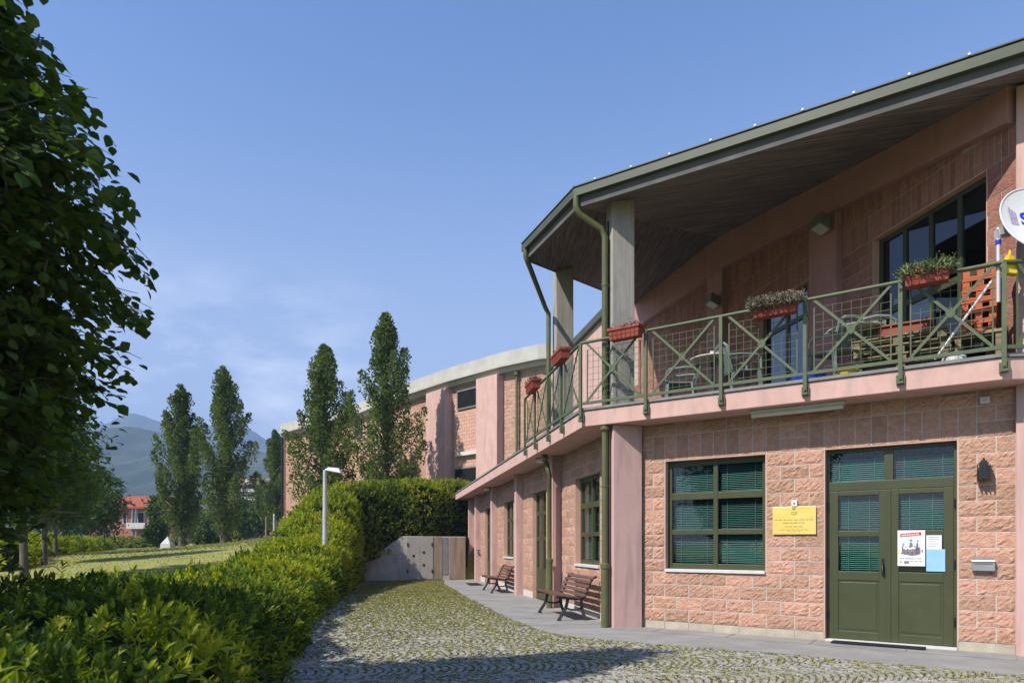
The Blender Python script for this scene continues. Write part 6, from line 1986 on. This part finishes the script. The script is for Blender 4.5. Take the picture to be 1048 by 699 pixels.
# red-roofed house
hy0 = 140.0
def HX(u, y=hy0): return (u - 524) / FPX * y
def HZ(v, y=hy0): return EYE + (556.7 - v) * y / FPX
rh = thing('brick_house', (HX(120), hy0, .5), 'low red brick house with a red tiled roof beyond the lawn, left of the poplars', 'house')
mb = MB(); mb.box(HX(84), HX(176), hy0, hy0 + 12, .2, HZ(519)); mb.build('wall', M['redbrick'], rh)
mb = MB()
x0, x1 = HX(80), HX(180); ze, zr = HZ(519.5), HZ(507)
mb.add([(x0, hy0 - 1.2, ze - .2), (x1, hy0 - 1.2, ze - .2), (x1, hy0 + 6, zr), (x0, hy0 + 6, zr), (x0, hy0 + 13.2, ze - .2), (x1, hy0 + 13.2, ze - .2), (x0, hy0 - 1.2, ze + .15), (x1, hy0 - 1.2, ze + .15), (x1, hy0 + 6, zr + .3), (x0, hy0 + 6, zr + .3), (x0, hy0 + 13.2, ze + .15), (x1, hy0 + 13.2, ze + .15)],
       [(6, 7, 8, 9), (9, 8, 11, 10), (0, 3, 2, 1), (3, 4, 5, 2), (0, 1, 7, 6), (4, 10, 11, 5), (0, 6, 9, 3), (3, 9, 10, 4), (1, 2, 8, 7), (2, 5, 11, 8)])
mb.build('roof', M['redroof'], rh)
for (u0, u1, v0, v1) in ((126, 130, 524, 536), (134.5, 138, 524, 538), (141, 148, 524, 538), (113, 118, 524, 534), (152, 158, 524, 538)):
    mb = MB(); mb.box(HX(u0), HX(u1), hy0 - .12, hy0 - .004, HZ(v1), HZ(v0)); wn_ = mb.build('window_frame', M['render'], rh)
    mb = MB(); mb.box(HX(u0) + .12, HX(u1) - .12, hy0 - .15, hy0 - .122, HZ(v1) + .12, HZ(v0) - .12); mb.build('pane', M['void'], wn_)
mb = MB(); mb.box(HX(133), HX(152), hy0 - 1.4, hy0 - .2, HZ(541), HZ(539.6)); mb.box(HX(133), HX(152), hy0 - 1.4, hy0 - 1.3, HZ(539.5), HZ(535)); mb.build('balcony', M['render'], rh)
mb = MB()
for u in (138.3, 142): mb.box(HX(u) - .12, HX(u) + .12, hy0 - 1.1, hy0 - .8, .3, HZ(519.5)); 
mb.build('porch_post', M['flash'], rh)
mb = MB(); mb.box(HX(129), HX(136), hy0 - 6, hy0 - 2, .3, 2.5); 
o = mb.build('garden_shed', M['render'], None); tag(o, 'pale low shed in front of the red brick house behind the far hedge', 'shed')
# apartment block
ay = 175.0
ab = thing('apartment_block', (HX(255, ay), ay, .5), 'pale apartment block with white balconies and a brown roof behind the poplars', 'building')
mb = MB(); mb.box(HX(222, ay), HX(290, ay), ay, ay + 14, .2, HZ(496, ay)); mb.build('wall', M['redbrick'], ab)
mb = MB(); mb.box(HX(246, ay), HX(262, ay), ay - .25, ay - .01, .2, HZ(496.5, ay)); mb.build('render_panel', M['render'], ab)
mb = MB()
x0, x1 = HX(219, ay), HX(293, ay)
mb.add([(x0, ay - 2, HZ(496.3, ay)), (x1, ay - 2, HZ(496.3, ay)), (x1 - 3, ay + 6, HZ(487, ay)), (x0 + 3, ay + 6, HZ(487, ay)), (x1, ay + 16, HZ(496.3, ay)), (x0, ay + 16, HZ(496.3, ay))], [(0, 1, 2, 3), (1, 4, 2), (4, 5, 3, 2), (5, 0, 3), (0, 5, 4, 1)])
rf = mb.build('roof', M['brownroof'], ab)
mb = MB(); mb.box(HX(251.5, ay), HX(255.5, ay), ay - .4, ay + 5, HZ(494.4, ay), HZ(490.5, ay)); mb.build('dormer', M['render'], rf)
for (va, vb) in ((497.5, 502.5), (505.5, 510.5), (514, 519)):
    for (u0, u1) in ((240, 244), (249, 253), (255.5, 259), (264, 267), (232, 236), (272, 276)):
        mb = MB(); mb.box(HX(u0, ay), HX(u1, ay), ay - .35, ay - .255, HZ(vb, ay), HZ(va, ay)); wn_ = mb.build('window_frame', M['render'], ab)
        mb = MB(); mb.box(HX(u0, ay) + .15, HX(u1, ay) - .15, ay - .38, ay - .352, HZ(vb, ay) + .15, HZ(va, ay) - .15); mb.build('pane', M['void'], wn_)
    mb = MB(); mb.box(HX(238, ay), HX(263, ay), ay - 1.6, ay - .4, HZ(vb + 1.2, ay), HZ(vb + .3, ay)); mb.box(HX(238, ay), HX(263, ay), ay - 1.6, ay - 1.5, HZ(vb + .2, ay), HZ(vb - 1.8, ay)); mb.build('balcony', M['render'], ab)
lr = thing('low_house', (HX(240, 120), 120, .5), 'low house with a red roof below the apartment block, behind the bushy trees', 'house')
mb = MB(); mb.box(HX(228, 120), HX(250, 120), 120, 128, .2, HZ(516, 120)); mb.build('wall', M['redbrick'], lr)
mb = MB(); mb.add([(HX(226, 120), 119, HZ(516, 120)), (HX(252, 120), 119, HZ(516, 120)), (HX(252, 120), 124, HZ(511, 120)), (HX(226, 120), 124, HZ(511, 120)), (HX(252, 120), 129, HZ(516, 120)), (HX(226, 120), 129, HZ(516, 120))], [(0, 1, 2, 3), (3, 2, 4, 5), (0, 5, 4, 1), (0, 3, 5), (1, 4, 2)])
mb.build('roof', M['redroof'], lr)

# mountains
def ridge(name, prof_uv, Y, depth, seed, amp):
    us = np.array([p[0] for p in prof_uv], float); vs = np.array([p[1] for p in prof_uv], float)
    U = np.linspace(us[0], us[-1], 260)
    zr = EYE + (556.7 - np.interp(U, us, vs)) * Y / FPX
    r = np.random.default_rng(seed)
    ph = r.uniform(0, 6.28, 20)
    nr = 46
    V = []
    for j in range(nr):
        f = j / (nr - 1)                     # 0 foot, 1 ridge, then the back slope
        g = f / 0.7 if f < .7 else 1 - (f - .7) / .3 * .8
        y = Y - depth + depth * f / 0.7
        X = (U - 524) / FPX * Y
        rid = sum(np.abs(np.sin(X * k_ / Y * 9 + ph[i] + 2.2 * np.sin(g * 2 + ph[i + 5]))) / (i + 1.5) for i, k_ in enumerate((2.1, 4.3, 8.9, 17.0)))
        shape = g ** 1.15
        z = (zr * shape + r.normal(0, 1, len(X)) * Y * .0022 * g * (f < .68)) * (1 - amp * (rid - .5) * g * (1 - g) * 3.2)
        if f > .999: z = z * .3
        V.append(np.column_stack([X, np.full_like(X, y) + 0, np.maximum(z, -2) + (-1.5 if j == 0 else 0)]))
    V = np.concatenate(V); n = len(U)
    F = np.array([(j * n + i, j * n + i + 1, (j + 1) * n + i + 1, (j + 1) * n + i) for j in range(nr - 1) for i in range(n - 1)])
    mb = MB(); mb.add(V, F)
    tag(mb.build(name, M['forest'], smooth=True, solid=False), kind='structure')
ridge('wooded_hills', [(-420, 470), (-200, 452), (0, 447), (60, 443), (95, 441), (112, 437), (134, 434.5), (160, 438), (190, 446), (220, 452), (248, 457), (270, 460), (300, 466), (360, 478), (450, 500), (600, 520), (900, 540)], 950, 520, 3, .35)
ridge('mountains', [(-420, 470), (-100, 462), (60, 443), (100, 431), (114, 428), (128, 421.5), (139, 418), (150, 422.5), (168, 429), (200, 431), (230, 431), (258, 436), (273, 446), (300, 455), (400, 480), (600, 515), (900, 540)], 1850, 600, 5, .5)

# air between here and the hills
mb = MB(); mb.box(-2500, 2500, -700, 2500, -4, 395)
hz = mb.build('haze', [], None)
hm = bpy.data.materials.new('valley_haze'); hm.use_nodes = True
t = hm.node_tree; t.nodes.clear()
o = t.nodes.new('ShaderNodeOutputMaterial'); pv = t.nodes.new('ShaderNodeVolumePrincipled')
pv.inputs['Color'].default_value = (0.45, 0.64, 1.0, 1)
pv.inputs['Density'].default_value = 0.00052
pv.inputs['Anisotropy'].default_value = 0.0
t.links.new(pv.outputs['Volume'], o.inputs['Volume'])
hz.data.materials.append(hm)
tag(hz, 'pale blue summer haze filling the valley air', 'haze', kind='stuff')
